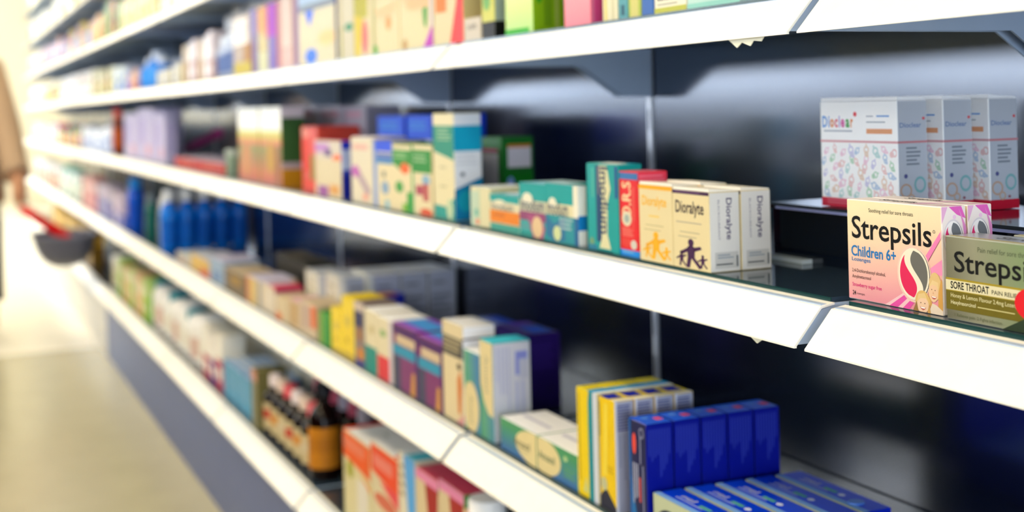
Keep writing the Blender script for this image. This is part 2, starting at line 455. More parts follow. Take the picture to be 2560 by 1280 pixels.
# --- pink children's lozenge boxes, one behind the other
pinkF = ramp_mat('pink_to_cream_print', (1.2, 0, -9.0, 0.60), [(0.0, 'fbefc4'), (0.2, 'f9dfbc'), (0.42, 'f4bdb2'), (0.6, 'ee9ca8')], 0.5, .3)
sp = {'F': [('P', [(.79, .41), (1, .72), (1, .80), (.85, .46)], 'f5c4c4'), ('P', [(.83, .52), (.985, .77), (.985, .70), (.85, .47)], 'f08cbc'), ('P', [(.88, .42), (1, .52), (1, .37), (.9, .36)], 'f39cc2'),
            ('P', [(.40, 0), (.70, .22), (.76, .16), (.62, 0)], 'f7cfd0'), ('P', [(.45, 0), (.66, .17), (.69, .15), (.54, 0)], 'e25aa5'), ('P', [(.59, 0), (.71, .13), (.74, .12), (.66, 0)], 'e25aa5'),
            ('T', 'Soothing relief for sore throats', .25, .875, .72, .925, '4b463c', 0, 0.0),
            ('T', 'Strepsils', .055, .545, .90, .84, '0d0b0a', 0, 0.012), ('O', .925, .765, .012, .016, .3, '7a7265'),
            ('T', 'Children 6+', .045, .435, .535, .545, '2f78b4', 0, 0.02), ('T', 'Lozenges', .05, .375, .26, .425, '3a78ad', 0, 0.012),
            ('T', '2,4-Dichlorobenzyl alcohol,', .05, .265, .42, .31, '4a2f30'), ('T', 'Amylmetacresol', .05, .205, .26, .25, '4a2f30'),
            ('T', 'Strawberry sugar free', .05, .12, .375, .17, 'dd3c86', 0, .008), ('T', '24', .05, .045, .088, .09, '2a2020', 0, .012), ('T', 'lozenges', .10, .048, .185, .075, '5a4040')]
      + emblem(.715, .345, .155, .245, 'd92a5c', '6f6d66', 'f2ead4', 'f4d3c2')
      + [('E', .925, .262, .06, .128, 'e6c68e'), ('P', [(.985, .34), (1, .30), (1, .05), (.95, .02), (.955, .2)], 'd8a75c'), ('P', [(.86, .2), (.875, .05), (.90, .02), (.885, .14)], 'dcae68'),
         ('E', .908, .205, .046, .092, 'f1cda9'), ('P', [(.86, .24), (.90, .315), (.955, .30), (.955, .22), (.94, .265), (.90, .275)], 'eed3a0'), ('P', [(.855, .0), (.895, .10), (.935, .09), (1, .04), (1, 0)], 'f0dfc9'),
         ('E', .892, .228, .0045, .0055, '7a5a44'), ('E', .925, .224, .0045, .0055, '7a5a44'), ('P', [(.884, .168), (.94, .166), (.93, .148), (.912, .138), (.895, .147)], 'c0685c'), ('P', [(.888, .166), (.936, .164), (.926, .155), (.898, .156)], 'fbf6f0'), ('P', [(.905, .215), (.915, .188), (.9, .188)], 'dfae8c'),
         ('E', .80, .10, .073, .105, 'e3bf7c'), ('E', .80, .075, .058, .085, 'f5d3b3'), ('P', [(.742, .09), (.76, .165), (.82, .185), (.858, .10), (.83, .135), (.78, .13)], 'ecd098'), ('P', [(.70, 0), (.742, .10), (.757, 0)], '9a7a48'), ('P', [(.845, 0), (.865, .09), (.88, 0)], 'd4aa66'),
         ('E', .782, .088, .005, .006, '7a5a44'), ('E', .822, .086, .005, .006, '7a5a44'), ('P', [(.772, .052), (.834, .05), (.822, .03), (.803, .02), (.784, .031)], 'c0685c'), ('P', [(.777, .05), (.829, .048), (.818, .037), (.788, .038)], 'fbf6f0')],
      'S': [('P', [(0, .84), (.0, 1), (.25, 1), (.1, .9)], 'f7c4e6'), ('P', [(.28, 1), (.8, 1), (.98, .88), (.62, .92)], 'ee78ca'), ('P', [(.70, .98), (1, .80), (1, .55), (.84, .84)], 'f3a5d8'), ('E', .52, .90, .07, .02, 'fbd8ef'),
            ('P', [(.78, .6), (.98, .45), (.98, .38), (.72, .56)], 'f06cbf')] + emblem(.46, .70, .37, .165, 'e4437e', '7f8388', 'f6f2f0', 'e6dfe2'),
      'T': [('T', 'Strepsils', .25, .3, .62, .75, '2a2624', 0, .01), ('P', [(.72, 0), (1, .55), (1, .9), (.85, .3)], 'f3a5d8'), ('P', [(.62, .2), (.68, .9), (.8, 1), (.72, .3)], 'f7c9e6')]}
b1 = cart('B', 2121, 2361, 498, 'pink and cream box of childrens lozenges at the shelf edge', 'f6ece6', sp, yf=.042, ub=2419, n=2, gap=.0015, name='lozenge_carton', mf=pinkF, flap=None, group='pink lozenge boxes')
b1['label'] = 'pink and cream box of childrens lozenges, front one at the shelf edge'
for o in COL.objects:
    if o.get('label', '').startswith('pink and cream box of childrens lozenges at the shelf edge'): o['label'] = 'pink and cream box of childrens lozenges standing behind its front twin'
# --- gold honey and lemon lozenge boxes
goldF = ramp_mat('silver_green_foil_print', (7.0, 0, 1.2, 0.38), [(0.0, '6f6a55'), (0.25, 'a9a78c'), (0.55, '94a87a'), (0.8, '6d9a4c'), (1.0, '86ac55')], 0.3, metal=.25)
sp = {'F': [('R', 0, .33, 1, .50, 'a9952b'), ('R', 0, .12, 1, .345, '6f6412'), ('R', .0, .355, .60, .475, 'ece3bd'), ('T', 'Pain relief for sore throats', .27, .845, .70, .905, '5d6650'),
            ('T', 'Strepsils', .074, .50, .78, .83, '10100c', 0, .012), ('T', 'SORE THROAT', .04, .372, .355, .462, '1b1a12', 0, .025), ('T', 'PAIN RELIEF', .375, .38, .585, .43, '3a3824', 0, .015),
            ('T', 'Honey & Lemon Flavour 2.4mg Lozenges', .04, .255, .60, .32, 'e9e0b0', 0, .006), ('T', 'Hexylresorcinol', .04, .175, .245, .235, 'efe7bb', 0, .01), ('R', .26, .195, .55, .207, 'd9cf94'),
            ('T', '1 Relieves pain  2 Fights infection', .07, .035, .45, .085, '6c7050'), ('E', .69, .33, .14, .19, 'd8202c'), ('P', [(.45, 0), (.62, .16), (1, .16), (1, 0)], '2c3a24')],
      'T': [('R', .02, .05, .98, .14, 'c9b45a'), ('T', 'Strepsils', .3, .3, .8, .75, '6b6f78', 0, .01)]}
hx0 = X_at(2366, .0385, LEV['B']); hz = Z_at(2371, 590, .0385) - LEV['B']
h1 = cart('B', 0, 0, 0, 'gold and green lozenge box with a red circle, front one at the right edge', 'b9bcae', sp, yf=.0385, dep=.026, h=hz, x=(hx0, hx0 + .098), n=1, name='lozenge_carton', mf=goldF, mt=mat('c9ccd2', .25, .5), group='gold lozenge boxes')
h2 = copy_thing(h1, (h1.location.x + .022, h1.location.y + .032, h1.location.z)); tag(h2, 'gold topped lozenge box half hidden behind the front gold one')
# --- acrylic riser and the three white boxes on it
rz = LEV['B']; rtop = (0.868 + .27) * .665
ra, rb = X_at(1937, .135, rtop), X_at(2700, .135, rtop)
R_ = MB(); ga = mat('0e1624', 0.06, spec=.8); R_.box(0, rb - ra, 0, .004, 0, rtop - rz - .004, ga)
o = R_.build('front_sheet'); rs = empty('display_riser', (ra, .133, rz + .0002)); o.parent = rs
T_ = MB(); T_.prism([(-.004, -.002), (-.004, .0), (-.002, .0022), (.12, .0022), (.12, -.002)], 'x', -.002, rb - ra, ga); T_.build('top_sheet', rs, loc=(0, 0, rtop - rz - .0022))
for nm, xx in (('side_sheet', 0.0), ('side_sheet', rb - ra - .004)):
    s_ = MB(); s_.box(xx, xx + .004, .0042, .118, 0, rtop - rz - .0045, ga); s_.build(nm, rs)
e_ = MB(); em = mat('b4bbea', .15); e_.box(.012, rb - ra - .01, -.0062, -.0045, rtop - rz - .0042, rtop - rz - .0022, em); e_.build('edge_highlight', rs)  # pale bar, the highlight along the top edge put into its colour
f_ = MB(); f_.box(-.004, .052, -.010, -.0002, 0, .0035, mat('d4e2ea', .12)); f_.build('foot_highlight', rs)  # pale bar standing in for a bright streak at the riser foot
tag(rs, 'glossy black acrylic riser under the white boxes with coloured creatures', 'riser')
CR_ = ['cfe2f8', 'fbdcec', 'cdeed6', 'fbe4d4', 'dcdaf4', 'f9d8d8', 'd2efee']
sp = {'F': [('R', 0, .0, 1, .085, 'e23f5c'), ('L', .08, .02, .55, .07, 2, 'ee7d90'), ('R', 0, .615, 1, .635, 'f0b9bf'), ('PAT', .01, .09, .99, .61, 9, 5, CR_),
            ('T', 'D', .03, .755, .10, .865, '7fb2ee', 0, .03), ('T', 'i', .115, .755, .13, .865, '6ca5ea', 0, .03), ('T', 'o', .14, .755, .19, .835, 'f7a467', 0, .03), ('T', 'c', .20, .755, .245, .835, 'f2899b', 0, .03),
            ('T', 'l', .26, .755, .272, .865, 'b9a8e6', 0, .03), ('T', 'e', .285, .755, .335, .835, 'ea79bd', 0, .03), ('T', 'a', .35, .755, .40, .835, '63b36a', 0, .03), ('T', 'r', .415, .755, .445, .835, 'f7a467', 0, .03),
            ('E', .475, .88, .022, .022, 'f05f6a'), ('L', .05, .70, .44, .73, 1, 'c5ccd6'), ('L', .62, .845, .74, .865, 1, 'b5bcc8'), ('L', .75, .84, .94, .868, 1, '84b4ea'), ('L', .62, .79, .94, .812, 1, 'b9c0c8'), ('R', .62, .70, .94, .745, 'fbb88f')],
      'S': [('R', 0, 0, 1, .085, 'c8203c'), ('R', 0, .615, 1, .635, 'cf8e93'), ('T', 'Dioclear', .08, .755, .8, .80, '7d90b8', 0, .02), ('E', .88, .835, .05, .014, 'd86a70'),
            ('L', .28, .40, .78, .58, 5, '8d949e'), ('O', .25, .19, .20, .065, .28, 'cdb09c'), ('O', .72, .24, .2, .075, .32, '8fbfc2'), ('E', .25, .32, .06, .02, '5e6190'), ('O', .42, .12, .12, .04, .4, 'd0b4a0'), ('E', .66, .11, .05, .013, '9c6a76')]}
dz = rtop + .0005
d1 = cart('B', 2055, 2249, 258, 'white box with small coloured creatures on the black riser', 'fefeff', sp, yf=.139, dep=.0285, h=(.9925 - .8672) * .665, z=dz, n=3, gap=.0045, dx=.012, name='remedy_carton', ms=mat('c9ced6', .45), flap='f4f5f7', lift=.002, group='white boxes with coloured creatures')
# --- white and cream rehydration boxes
spd = {'F': [('R', 0, .955, 1, 1, '3b1440'), ('L', .08, .966, .92, .986, 1, '7a5a80'), ('T', 'Dioralyte', .09, .66, .86, .87, '2a182c', 0, .016), ('L', .10, .57, .88, .60, 1, 'b8ae98'),
             ('L', .2, .45, .8, .475, 1, 'b9b090'), ('L', .15, .39, .85, .415, 1, 'b9b090'), ('FAM', .12, .02, .92, .39, '3f1542')],
       'S': [('T', 'Dioralyte', .50, .40, .74, .92, '3d2a5e', -90, .012), ('T', 'BLACKCURRANT', .28, .40, .345, .90, '8f8c9c', -90, 0),
             ('R', .16, .045, .92, .25, 'd3d2cc'), ('L', .25, .155, .78, .22, 2, '9aa3ad'), ('L', .2, .07, .8, .105, 1, '55585c'), ('R', .86, .06, .92, .2, '6d7070')]}
cart('B', 1684, 1777, 474, 'cream rehydration box with purple stick figures', 'ecdcae', spd, yf=.0335, ub=1851, n=2, gap=.001, flap='f7f2e4', lift=.0015, name='sachet_carton', ms=mat('e4e2dc', .45), group='cream rehydration boxes')
spy = {'F': [('R', 0, .945, 1, 1, 'f2b100'), ('T', 'Dioralyte', .10, .69, .84, .86, 'f2b820', 0, .016), ('L', .3, .56, .7, .61, 1, 'f1d07a'), ('L', .2, .46, .8, .485, 1, 'c8bb8c'), ('L', .15, .40, .85, .425, 1, 'c8bb8c'), ('FAM', .13, .04, .93, .40, 'f5b90e')]}
cart('B', 1600, 1684, 461, 'cream rehydration box with yellow stick figures', 'ecdcae', spy, yf=.0335, dep=.0265, n=2, gap=.001, flap='f7f2e4', lift=.0015, name='sachet_carton', group='cream rehydration boxes')
# --- red tablets box
spo = {'F': [('R', 0, .0, 1, .07, '1f8fe0'), ('L', .12, .015, .8, .055, 1, '7fb4d8'), ('R', 0, .905, 1, .985, '3f74a8'), ('T', 'O.R.S', .15, .44, .62, .88, 'f3dcb0', 90, .02), ('R', .0, .07, .06, .9, 'c81a1f'),
             ('E', .38, .44, .25, .09, 'e7dfc0'), ('E', .38, .44, .13, .05, 'a8b4ac'), ('V', .7, .30, .82, .82, 2, 'ef7d6c'), ('L', .12, .22, .75, .33, 5, 'f08a78'), ('E', .72, .14, .16, .055, 'ddd8c8'), ('V', .1, .09, .6, .2, 4, 'e8604f')],
       'S': [('L', .05, .55, .92, .96, 9, 'f27d93'), ('R', 0, 0, 1, .07, '1f8fe0')], 'T': [('L', .05, .1, .9, .9, 4, 'f58ea4')]}
cart('B', 1551, 1600, 428, 'red box of rehydration tablets with large white letters', 'dc2226', spo, yf=.038, ub=1671, name='tablet_carton', ms=mat('e84a63', .4), mt=mat('ee6f86', .4))
# --- tall teal box
spi = {'F': [('R', .80, 0, 1, 1, '0d9f99'), ('R', .72, .02, 1, .98, '0d9a95'), ('R', .30, .1, .46, .98, '1b4468'), ('P', [(.42, .98), (.66, .98), (.76, .72), (.66, .55), (.64, .2), (.74, .03), (.38, .03), (.46, .15), (.47, .6)], 'e5dfb2'),
             ('V', .37, .6, .46, .97, 2, 'a99c8e'), ('T', 'Imodium', .44, .20, .69, .965, '24355a', -90, .02), ('R', .9, .62, .98, .98, '1a3c80'), ('E', .14, .09, .07, .05, '7fa27a'), ('R', .02, .0, .30, .06, '2d7f98'), ('V', .18, .55, .26, .95, 1, '6cc0ab')],
       'T': [('R', .35, .0, .6, 1, 'f6f5ef'), ('R', 0, .0, .3, .6, '8fe0e0'), ('R', .62, .5, 1, 1, '23a9c2')]}
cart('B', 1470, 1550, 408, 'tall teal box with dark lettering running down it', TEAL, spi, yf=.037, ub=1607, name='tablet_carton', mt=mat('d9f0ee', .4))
# --- low teal boxes
spt = {'F': [('R', 0, .62, .88, 1, TEAL), ('R', .0, .45, 1, .66, 'e8dfb4'), ('R', .86, .45, 1, 1, 'efe9d2'), ('R', 0, 0, 1, .46, '2a8f96'), ('E', .22, .66, .12, .1, 'f0ead0'), ('T', 'Imodium', .04, .455, .70, .71, '46566a', 0, .02),
             ('P', [(.0, .46), (.25, .3), (.6, .46), (.6, .05), (.3, 0), (0, .1)], '2d6f93'), ('L', .42, .2, .84, .42, 3, 'a8c0c0'), ('E', .35, .15, .12, .13, 'd8e0a8'), ('R', .88, 0, 1, .46, '1d5f8c')],
       'S': [('R', 0, .5, 1, 1, 'f2f0e8'), ('R', 0, .25, 1, .5, '1c86c8'), ('R', 0, 0, 1, .25, 'f2f0e8')], 'T': [('R', 0, 0, .9, .5, '9fdcee')]}
cart('B', 1366, 1448, 458, 'low teal box with a pale oval beside the tall teal one', '2aa39e', spt, yf=.037, ub=1467, name='tablet_carton', mt=mat('cfeef5', .4))
spp = {'F': [('R', 0, .66, 1, 1, TEAL), ('R', 0, .46, 1, .68, 'd8d2b4'), ('E', .32, .70, .2, .12, 'f0ead0'), ('T', 'Imodium', .05, .48, .95, .72, '46566a', 0, .02), ('R', 0, .3, 1, .47, '8d4a6e'), ('P', [(.3, .42), (.8, .42), (.98, .2), (.9, 0), (.5, 0), (.4, .2)], 'a8557c'),
             ('E', .68, .2, .2, .2, 'e4c79c'), ('R', 0, .12, .42, .24, '5a9c9c'), ('R', 0, 0, .5, .08, '2a8f86')], 'T': [('R', 0, 0, 1, .4, '9fdcee')]}
cart('B', 1300, 1366, 456, 'low teal and plum box with a big cream lozenge shape', '2aa39e', spp, yf=.037, dep=.05, name='tablet_carton', mt=mat('cfeef5', .4))
spa = {'F': [('R', 0, .8, 1, 1, TEAL), ('E', .35, .74, .22, .12, 'efe8c8'), ('T', 'Imodium', .06, .57, .8, .78, '5a6068', 0, .01), ('R', 0, .22, 1, .56, 'e58a1e'), ('R', .1, .4, .5, .48, 'c8741a'), ('R', 0, 0, 1, .2, '4a9c8c')],
       'T': [('E', .3, .5, .2, .3, 'eef4fb'), ('E', .72, .5, .2, .3, 'eef4fb')]}
cart('B', 1226, 1300, 484, 'low cream and teal box with an orange band', 'e6dcb8', spa, yf=.037, dep=.05, name='tablet_carton', mt=mat('6fc8e0', .4))
spe = {'F': [('R', .42, 0, .5, 1, 'c4cfae'), ('R', 0, 0, .42, .9, 'c6d6bc'), ('E', .3, .35, .1, .1, '6ab0a0'), ('E', .35, .12, .1, .08, 'e58a6c')]}
cart('B', 1178, 1226, 466, 'narrow pale green and cream box left of the orange banded one', 'e4dcb2', spe, yf=.037, dep=.05, name='tablet_carton', mt=mat('e8f0f0', .4))
# --- tall cream and teal box
spc = {'F': [('R', 0, .70, 1, .885, '2f8f78'), ('L', .2, .73, .9, .86, 4, '9cbf98'), ('P', [(0, .70), (0, .64), (1, .56), (1, .70)], '2f8f78'), ('P', [(0, .0), (0, .13), (.6, .12), (1, .22), (1, 0)], '2f9a8e'), ('E', .75, .1, .15, .1, 'c8d6ae'), ('L', .3, .46, .7, .5, 1, 'c4bb94'), ('L', .3, .28, .7, .32, 1, 'c4bb94')],
       'S': [('R', 0, .645, 1, .885, '10a0c4'), ('L', .1, .5, .9, .62, 3, 'd2d8e2'), ('E', .3, .43, .08, .02, '3a4660'), ('P', [(0, 0), (0, .29), (1, .4), (1, 0)], '0c7fae'), ('E', .4, .18, .3, .1, '18a0bc')]}
cart('B', 1087, 1139, 284, 'tall cream box with teal bands on front and side', 'ece0b4', spc, yf=.040, ub=1205, name='tonic_carton', ms=mat('dfe4ec', .4), mt=mat('f6f6f2', .4))
# --- rear green and white boxes
spg2 = {'F': [('R', .05, .2, .8, .78, 'd6d2dc'), ('R', 0, .80, .9, .84, 'c85a8c'), ('R', .8, 0, 1, 1, '2a7a34')],
        'S': [('R', .18, .60, .92, .86, 'e2dce2'), ('R', .14, .18, .95, .52, '0f7a1e'), ('E', .26, .36, .13, .12, '8fb0e8'), ('R', .18, .86, .92, .90, 'd98a40'), ('R', .14, .14, .95, .18, 'd98a40'), ('R', .18, 0, .95, .14, 'dcdbe4')]}
cart('B', 1208, 1259, 342, 'white and green box at the back next to the tall cream box', '1d6f2a', spg2, yf=.125, ub=1335, name='herbal_carton', mt=mat('5c8a58', .4))
# --- vitamin boxes
spv = {'F': [('R', 0, .86, .1, 1, '2f8a3a'), ('R', 0, .60, 1, .93, '2f8a34'), ('L', .1, .72, .85, .86, 2, '9cc08c'), ('R', 0, .0, .1, .6, '57a860'), ('P', [(.15, .58), (.6, .30), (.1, .2)], 'e8dcb8'), ('R', .2, .28, .6, .42, 'a84a58'), ('E', .72, .5, .2, .08, '8fb4c8'), ('R', .55, .2, .85, .45, 'b8605a'), ('E', .7, .04, .3, .06, 'd8603a')]}
cart('B', 1031, 1082, 362, 'green topped vitamin box left of the tall cream box', CRM, spv, yf=.040, dep=.05, name='vitamin_carton', flap='2f8a3a')
spv2 = {'F': [('R', 0, .70, 1, .93, '3a8f36'), ('L', .1, .78, .85, .88, 2, 'a0c48c'), ('P', [(0, .72), (.6, .72), (.75, .60), (.4, .62)], '3a8f36'), ('E', .66, .65, .25, .085, 'e8702a'), ('E', .35, .36, .22, .09, '4a9c48'), ('R', .75, 0, 1, .3, '2f9a38'), ('R', .5, 0, .75, .12, '86b83a')]}
cart('B', 984, 1031, 362, 'green topped vitamin box with an orange disc', CRM, spv2, yf=.040, dep=.05, name='vitamin_carton', flap='2f8a3a')
spv3 = {'F': [('R', 0, 0, .2, 1, '8ea6d4'), ('R', .1, .84, 1, 1, '2f56d8'), ('R', .15, .72, 1, .82, '6a7fb8'), ('R', .15, .66, 1, .72, '3a86b8'), ('E', .55, .5, .08, .05, '5a6058'), ('E', .6, .3, .2, .1, '8fa8c0'), ('R', .6, 0, .8, .12, '8ec4d2')]}
cart('B', 936, 984, 352, 'cream vitamin box with a blue top band', CRM, spv3, yf=.040, dep=.05, name='vitamin_carton', flap='3a62dc')
spb = {'F': [('R', 0, .70, 1, 1, '0f62ee'), ('R', 0, .45, 1, .72, 'e6ecff'), ('L', .1, .8, .9, .92, 2, '3f9cff')], 'S': [('R', 0, .6, 1, 1, '0a4ae0')]}
cart('B', 948, 1014, 290, 'bright blue and white carton standing behind the cream vitamin box', '9fb4ee', spb, yf=.115, dep=.04, name='vitamin_carton', n=2, mt=mat('1a58e8', .35))
cart('B', 1022, 1084, 288, 'bright blue and white carton standing behind the green vitamin boxes', '9fb4ee', spb, yf=.115, dep=.04, name='vitamin_carton', n=2, mt=mat('1a58e8', .35))
spk = {'F': [('R', .1, .82, .8, .9, 'eab8a8'), ('P', [(.05, .52), (.3, .56), (.9, .2), (.75, .12)], 'b8a0a8'), ('E', .2, .48, .2, .09, 'c068b4'), ('E', .65, .1, .12, .06, 'efa890')]}
cart('B', 880, 934, 344, 'cream carton with a purple ribbon and white lid', 'eadfc2', spk, yf=.040, dep=.05, name='vitamin_carton', flap='fbf3f6', mt=mat('f6dfe8', .4))
spm = {'F': [('R', 0, .78, .55, .95, 'c898cc'), ('R', .4, .72, .62, .85, '5a3a7c'), ('E', .85, .68, .18, .08, 'f07a48'), ('R', 0, 0, 1, .66, 'e6d8b4'), ('R', .1, .0, .5, .18, 'a05a9c'), ('R', .55, .05, .9, .22, 'e2a860')], 'S': [('R', 0, .5, 1, .85, 'b8c4e4'), ('R', 0, 0, 1, .42, '0a1a86'), ('R', 0, .86, 1, 1, '1a2fb0')]}
cart('B', 790, 856, 350, 'multicoloured vitamin carton with navy side', 'e0d4c0', spm, yf=.040, ub=879, name='vitamin_carton', mt=mat('f07aa0', .4), ms=mat('2a3fa8', .4))
spr = {'F': [('R', 0, .3, .5, .8, 'e44a34'), ('E', .2, .9, .3, .08, 'f69a88'), ('R', .55, .1, .8, .55, '8f8a2a'), ('R', 0, .0, .8, .16, 'ea5a44')]}
cart('B', 757, 796, 316, 'red vitamin carton left of the multicoloured one', 'e25848', spr, yf=.062, dep=.08, name='vitamin_carton', mt=mat('f4385a', .4))
yog = ramp_mat('yellow_orange_olive_print', (0, 0, 9.0, 0.0), [(0.0, 'b0483a'), (0.16, 'c87034'), (0.4, 'a07c38'), (0.6, '8a8c28'), (0.68, 'e07a3c'), (0.76, 'd0b810'), (0.86, 'eee880'), (0.92, 'fbfaf2')], .4)
spw = {'F': [('E', .5, .35, .2, .2, 'c8a050'), ('R', .7, .0, .9, .5, '9c6a48')], 'S': [('R', 0, .30, 1, .86, '35592c'), ('R', 0, .86, 1, 1, 'd8d0d8'), ('R', 0, .22, 1, .30, 'b8a8ac'), ('R', 0, 0, 1, .22, 'c08a10')]}
cart('B', 652, 706, 268, 'tall white topped carton fading to orange, with dark green side', 'b8a860', spw, yf=.042, ub=762, name='supplement_carton', mf=yog, mt=mat('fbfbf6', .35))
cart('B', 598, 650, 270, 'tall white topped carton fading to orange, left twin', 'b8a860', {'F': [('E', .4, .3, .2, .25, 'd0986a')]}, yf=.042, dep=.06, name='supplement_carton', mf=yog, mt=mat('fbfbf6', .35))
for i, (a, b_) in enumerate(((735, 800), (805, 862), (866, 920))):
    cart('B', a, b_, 266, 'grey white carton at the back, %s of three behind the red and multicoloured ones' % ('leftmost', 'middle', 'rightmost')[i], 'a9a5b4', {'F': [('R', .1, .86, .8, .94, 'c8a0b0'), ('R', 0, 0, 1, .62, '3a4a2c')], 'T': [('R', .1, .2, .7, .6, 'd8d8e4')]}, yf=.135, dep=.06, name='supplement_carton', group='grey white cartons at the back')
bottle('B', 828, 262, 'white capped bottle rising behind the multicoloured carton', r=.016, body='7a7f6a', cap='f0f2ee', yf=.20, shape='slim')
bottle('B', 566, 372, 'small pale glass jar with bright highlight', u1=606, body='9fb09a', cap='c8d0c4', kind='glass_jar', shape='tub', rough=.05, cat='jar')
spq = {'F': [('R', .1, .1, .9, .8, 'b8322c'), ('L', .2, .3, .8, .7, 2, 'd8785a')], 'T': [('R', 0, 0, 1, 1, 'cfc6da')]}
cart('B', 438, 500, 392, 'low red packet lying on the shelf, left one', 'c8322c', spq, yf=.05, dep=.09, name='plaster_packet', cat='packet')
cart('B', 503, 560, 402, 'low red packet lying on the shelf, right one', 'cc4a38', spq, yf=.05, dep=.09, name='plaster_packet', cat='packet')
# pink packet leaning up behind the red ones
pk = MB(); z_ = LEV['B']; q0 = Vector((X_at(468, .15, z_ + .02), .15, z_ + .030)); q1 = Vector((X_at(548, .20, z_ + .07), .20, Z_at(548, 332, .20)))
pk.tube([Vector((0, 0, 0)), (q1 - q0) * .8, (q1 - q0) * .81, q1 - q0], [.012, .012, .014, .014], mat('d0559c', .4), 6)
o = pk.build('brush_packet', loc=q0); tag(o, 'long pink packet leaning diagonally behind the red packets', 'packet')
for i, (a, b_, y_) in enumerate(((312, 345, 284), (347, 386, 272), (388, 414, 282))):
    cart('B', a, b_, y_, 'pale lavender white carton, %s of three beside the red capped bottle' % ('left', 'middle', 'right')[i], 'ccc6e6', {'F': [('R', .1, .3, .4, .8, 'b8aedc'), ('R', .5, .1, .8, .3, 'e4b8c8')], 'S': [('R', .2, .2, .8, .8, 'b4aed8')]}, yf=.045, dep=.08, ub=(None, None, 442)[i], name='plaster_carton', group='pale lavender white cartons', mt=mat('eeeef8', .4))
bottle('B', 284, 272, 'orange brown bottle with round red cap', u1=311, body='8a3c18', cap='f0503c', lab='d06a34', kind='lotion_bottle', shape='slim', rough=.3)
run('B', 205, 275, 'cartons by the red cap', [('pale blue', 'd4e0f4', 'a8bce4', 'f4f8ff'), ('blue white', 'eef2fa', '8fa4d8', 'dce6f8')], w=.085, h=.085)
run('B', 140, 203, 'mixed bottles by blue cartons', [('plum labelled dark', '3a2430', '5a3a48', 'b87a9c', '9c4a6a', 'round'), ('pale green black capped', 'b8d890', '1a1416', 'e0eec0', 'd8ecb0', 'tub'), ('orange red', 'd0603c', 'e83a5c', 'e89a70', 'f0c0a0', 'slim'), ('yellow brown', '8a6a2a', '3a1a1c', 'e8c040', 'f0e0a0', 'slim')], w=.075, h=.088)
run('B', 66, 138, 'far tubes', [('white', 'fbf6f8', 'f4a8d0', 'ffffff', 'f0d8e8', 'slim'), ('white pink', 'f8f4f4', 'ffffff', 'f090c0', 'f8d8e8', 'slim'), ('grey green', '6f8a78', 'f4f4f0', 'c0d0c0', 'e0e8e0', 'slim'), ('terracotta', 'c8704c', 'f6f0f0', 'f0d8c8', 'f0d0b8', 'slim')], w=.085, h=.09)

# ================================================================== shelf A (eye level)
cart('A', 1718, 1850, 0, 'pale mint box at the right end of the eye level shelf', 'c8e6d8', {'F': [('L', .1, .3, .9, .7, 3, '8fc4b8'), ('R', 0, 0, 1, .04, '9fd8c8')]}, yf=.037, dep=.04, h=.10, name='hygiene_carton')
cart('A', 1636, 1717, 0, 'white box printed confident in dark letters', 'f4ecd0', {'F': [('T', 'confident', .1, .10, .85, .21, '44443c', 0, .02), ('R', 0, 0, 1, .045, 'c8c85a'), ('L', .1, .055, .8, .075, 1, '9a9a80')]}, yf=.037, dep=.04, h=.10, name='hygiene_carton')
cart('A', 1604, 1635, 0, 'deep blue carton left of the white one with dark letters', '0a5aa4', {'F': [('R', .1, .3, .9, .8, '2a7ac0')]}, yf=.037, dep=.04, h=.10, name='hygiene_carton')
cart('A', 1571, 1603, 0, 'yellow green carton beside the deep blue one', 'b4c048', {'F': [('R', .2, .0, .8, .5, 'd8d080')]}, yf=.037, dep=.04, h=.10, name='hygiene_carton')
cart('A', 1546, 1570, 0, 'slate teal carton beside the yellow green one', '4f9aa0', {'F': [('R', .3, .03, .7, .12, '1f5a68')]}, yf=.037, dep=.04, h=.10, name='hygiene_carton')
cart('A', 1507, 1545, 0, 'cream carton with a slanted yellow stripe', 'ece4c0', {'F': [('P', [(.1, 0), (.35, 0), (.2, 1), (0, 1)], 'e8d890'), ('R', .6, 0, .8, 1, 'd8d0a8')]}, yf=.037, dep=.04, h=.10, name='hygiene_carton')
pkm = ramp_mat('pink_fade_print', (0, 0, 13.0, 0.0), [(0.0, 'ec5560'), (0.35, 'f07a78'), (0.7, 'eeb090'), (1.0, 'e4d8b8')], .4)
cart('A', 1411, 1478, 0, 'pink carton fading to cream above', 'e86a80', {'F': [('L', .15, .3, .85, .5, 2, 'e8908a')], 'S': [('R', .3, 0, 1, 1, 'd0508a')]}, yf=.037, ub=1506, h=.10, name='hygiene_carton', mf=pkm, ms=mat('d87898', .4))
grm = ramp_mat('lime_fade_print', (0, 0, 12.0, 0.0), [(0.0, '9cc810'), (0.3, 'c4d83a'), (0.7, 'e0dc80'), (1.0, 'd8d890')], .4)
cart('A', 1264, 1334, 0, 'lime green carton with cream upper half', '9cc41a', {'F': [('R', 0, 0, .85, .05, '38b010'), ('O', .5, .80, .2, .1, .4, '58a020'), ('L', .2, .3, .8, .6, 4, 'd0cc70')], 'S': [('R', .35, .05, .6, 1, '6f9a14'), ('R', .7, 0, .82, 1, 'a8c060'), ('E', .2, .35, .12, .1, '3f9a20')]}, yf=.037, ub=1409, h=.115, name='tea_carton', mf=grm, ms=mat('8ab41a', .4))
cart('A', 1206, 1238, 0, 'yellow carton with black base and grey side', 'c8c408', {'F': [('R', 0, 0, 1, .15, '0a0a08'), ('R', 0, .5, .3, .9, '3f6a4a'), ('E', .4, .35, .3, .1, '7ab060')], 'S': [('R', 0, 0, 1, .15, '0a0a08'), ('R', 0, .75, 1, .82, '8fb890')]}, yf=.037, ub=1263, h=.12, name='tea_carton', ms=mat('a8b4ac', .4))
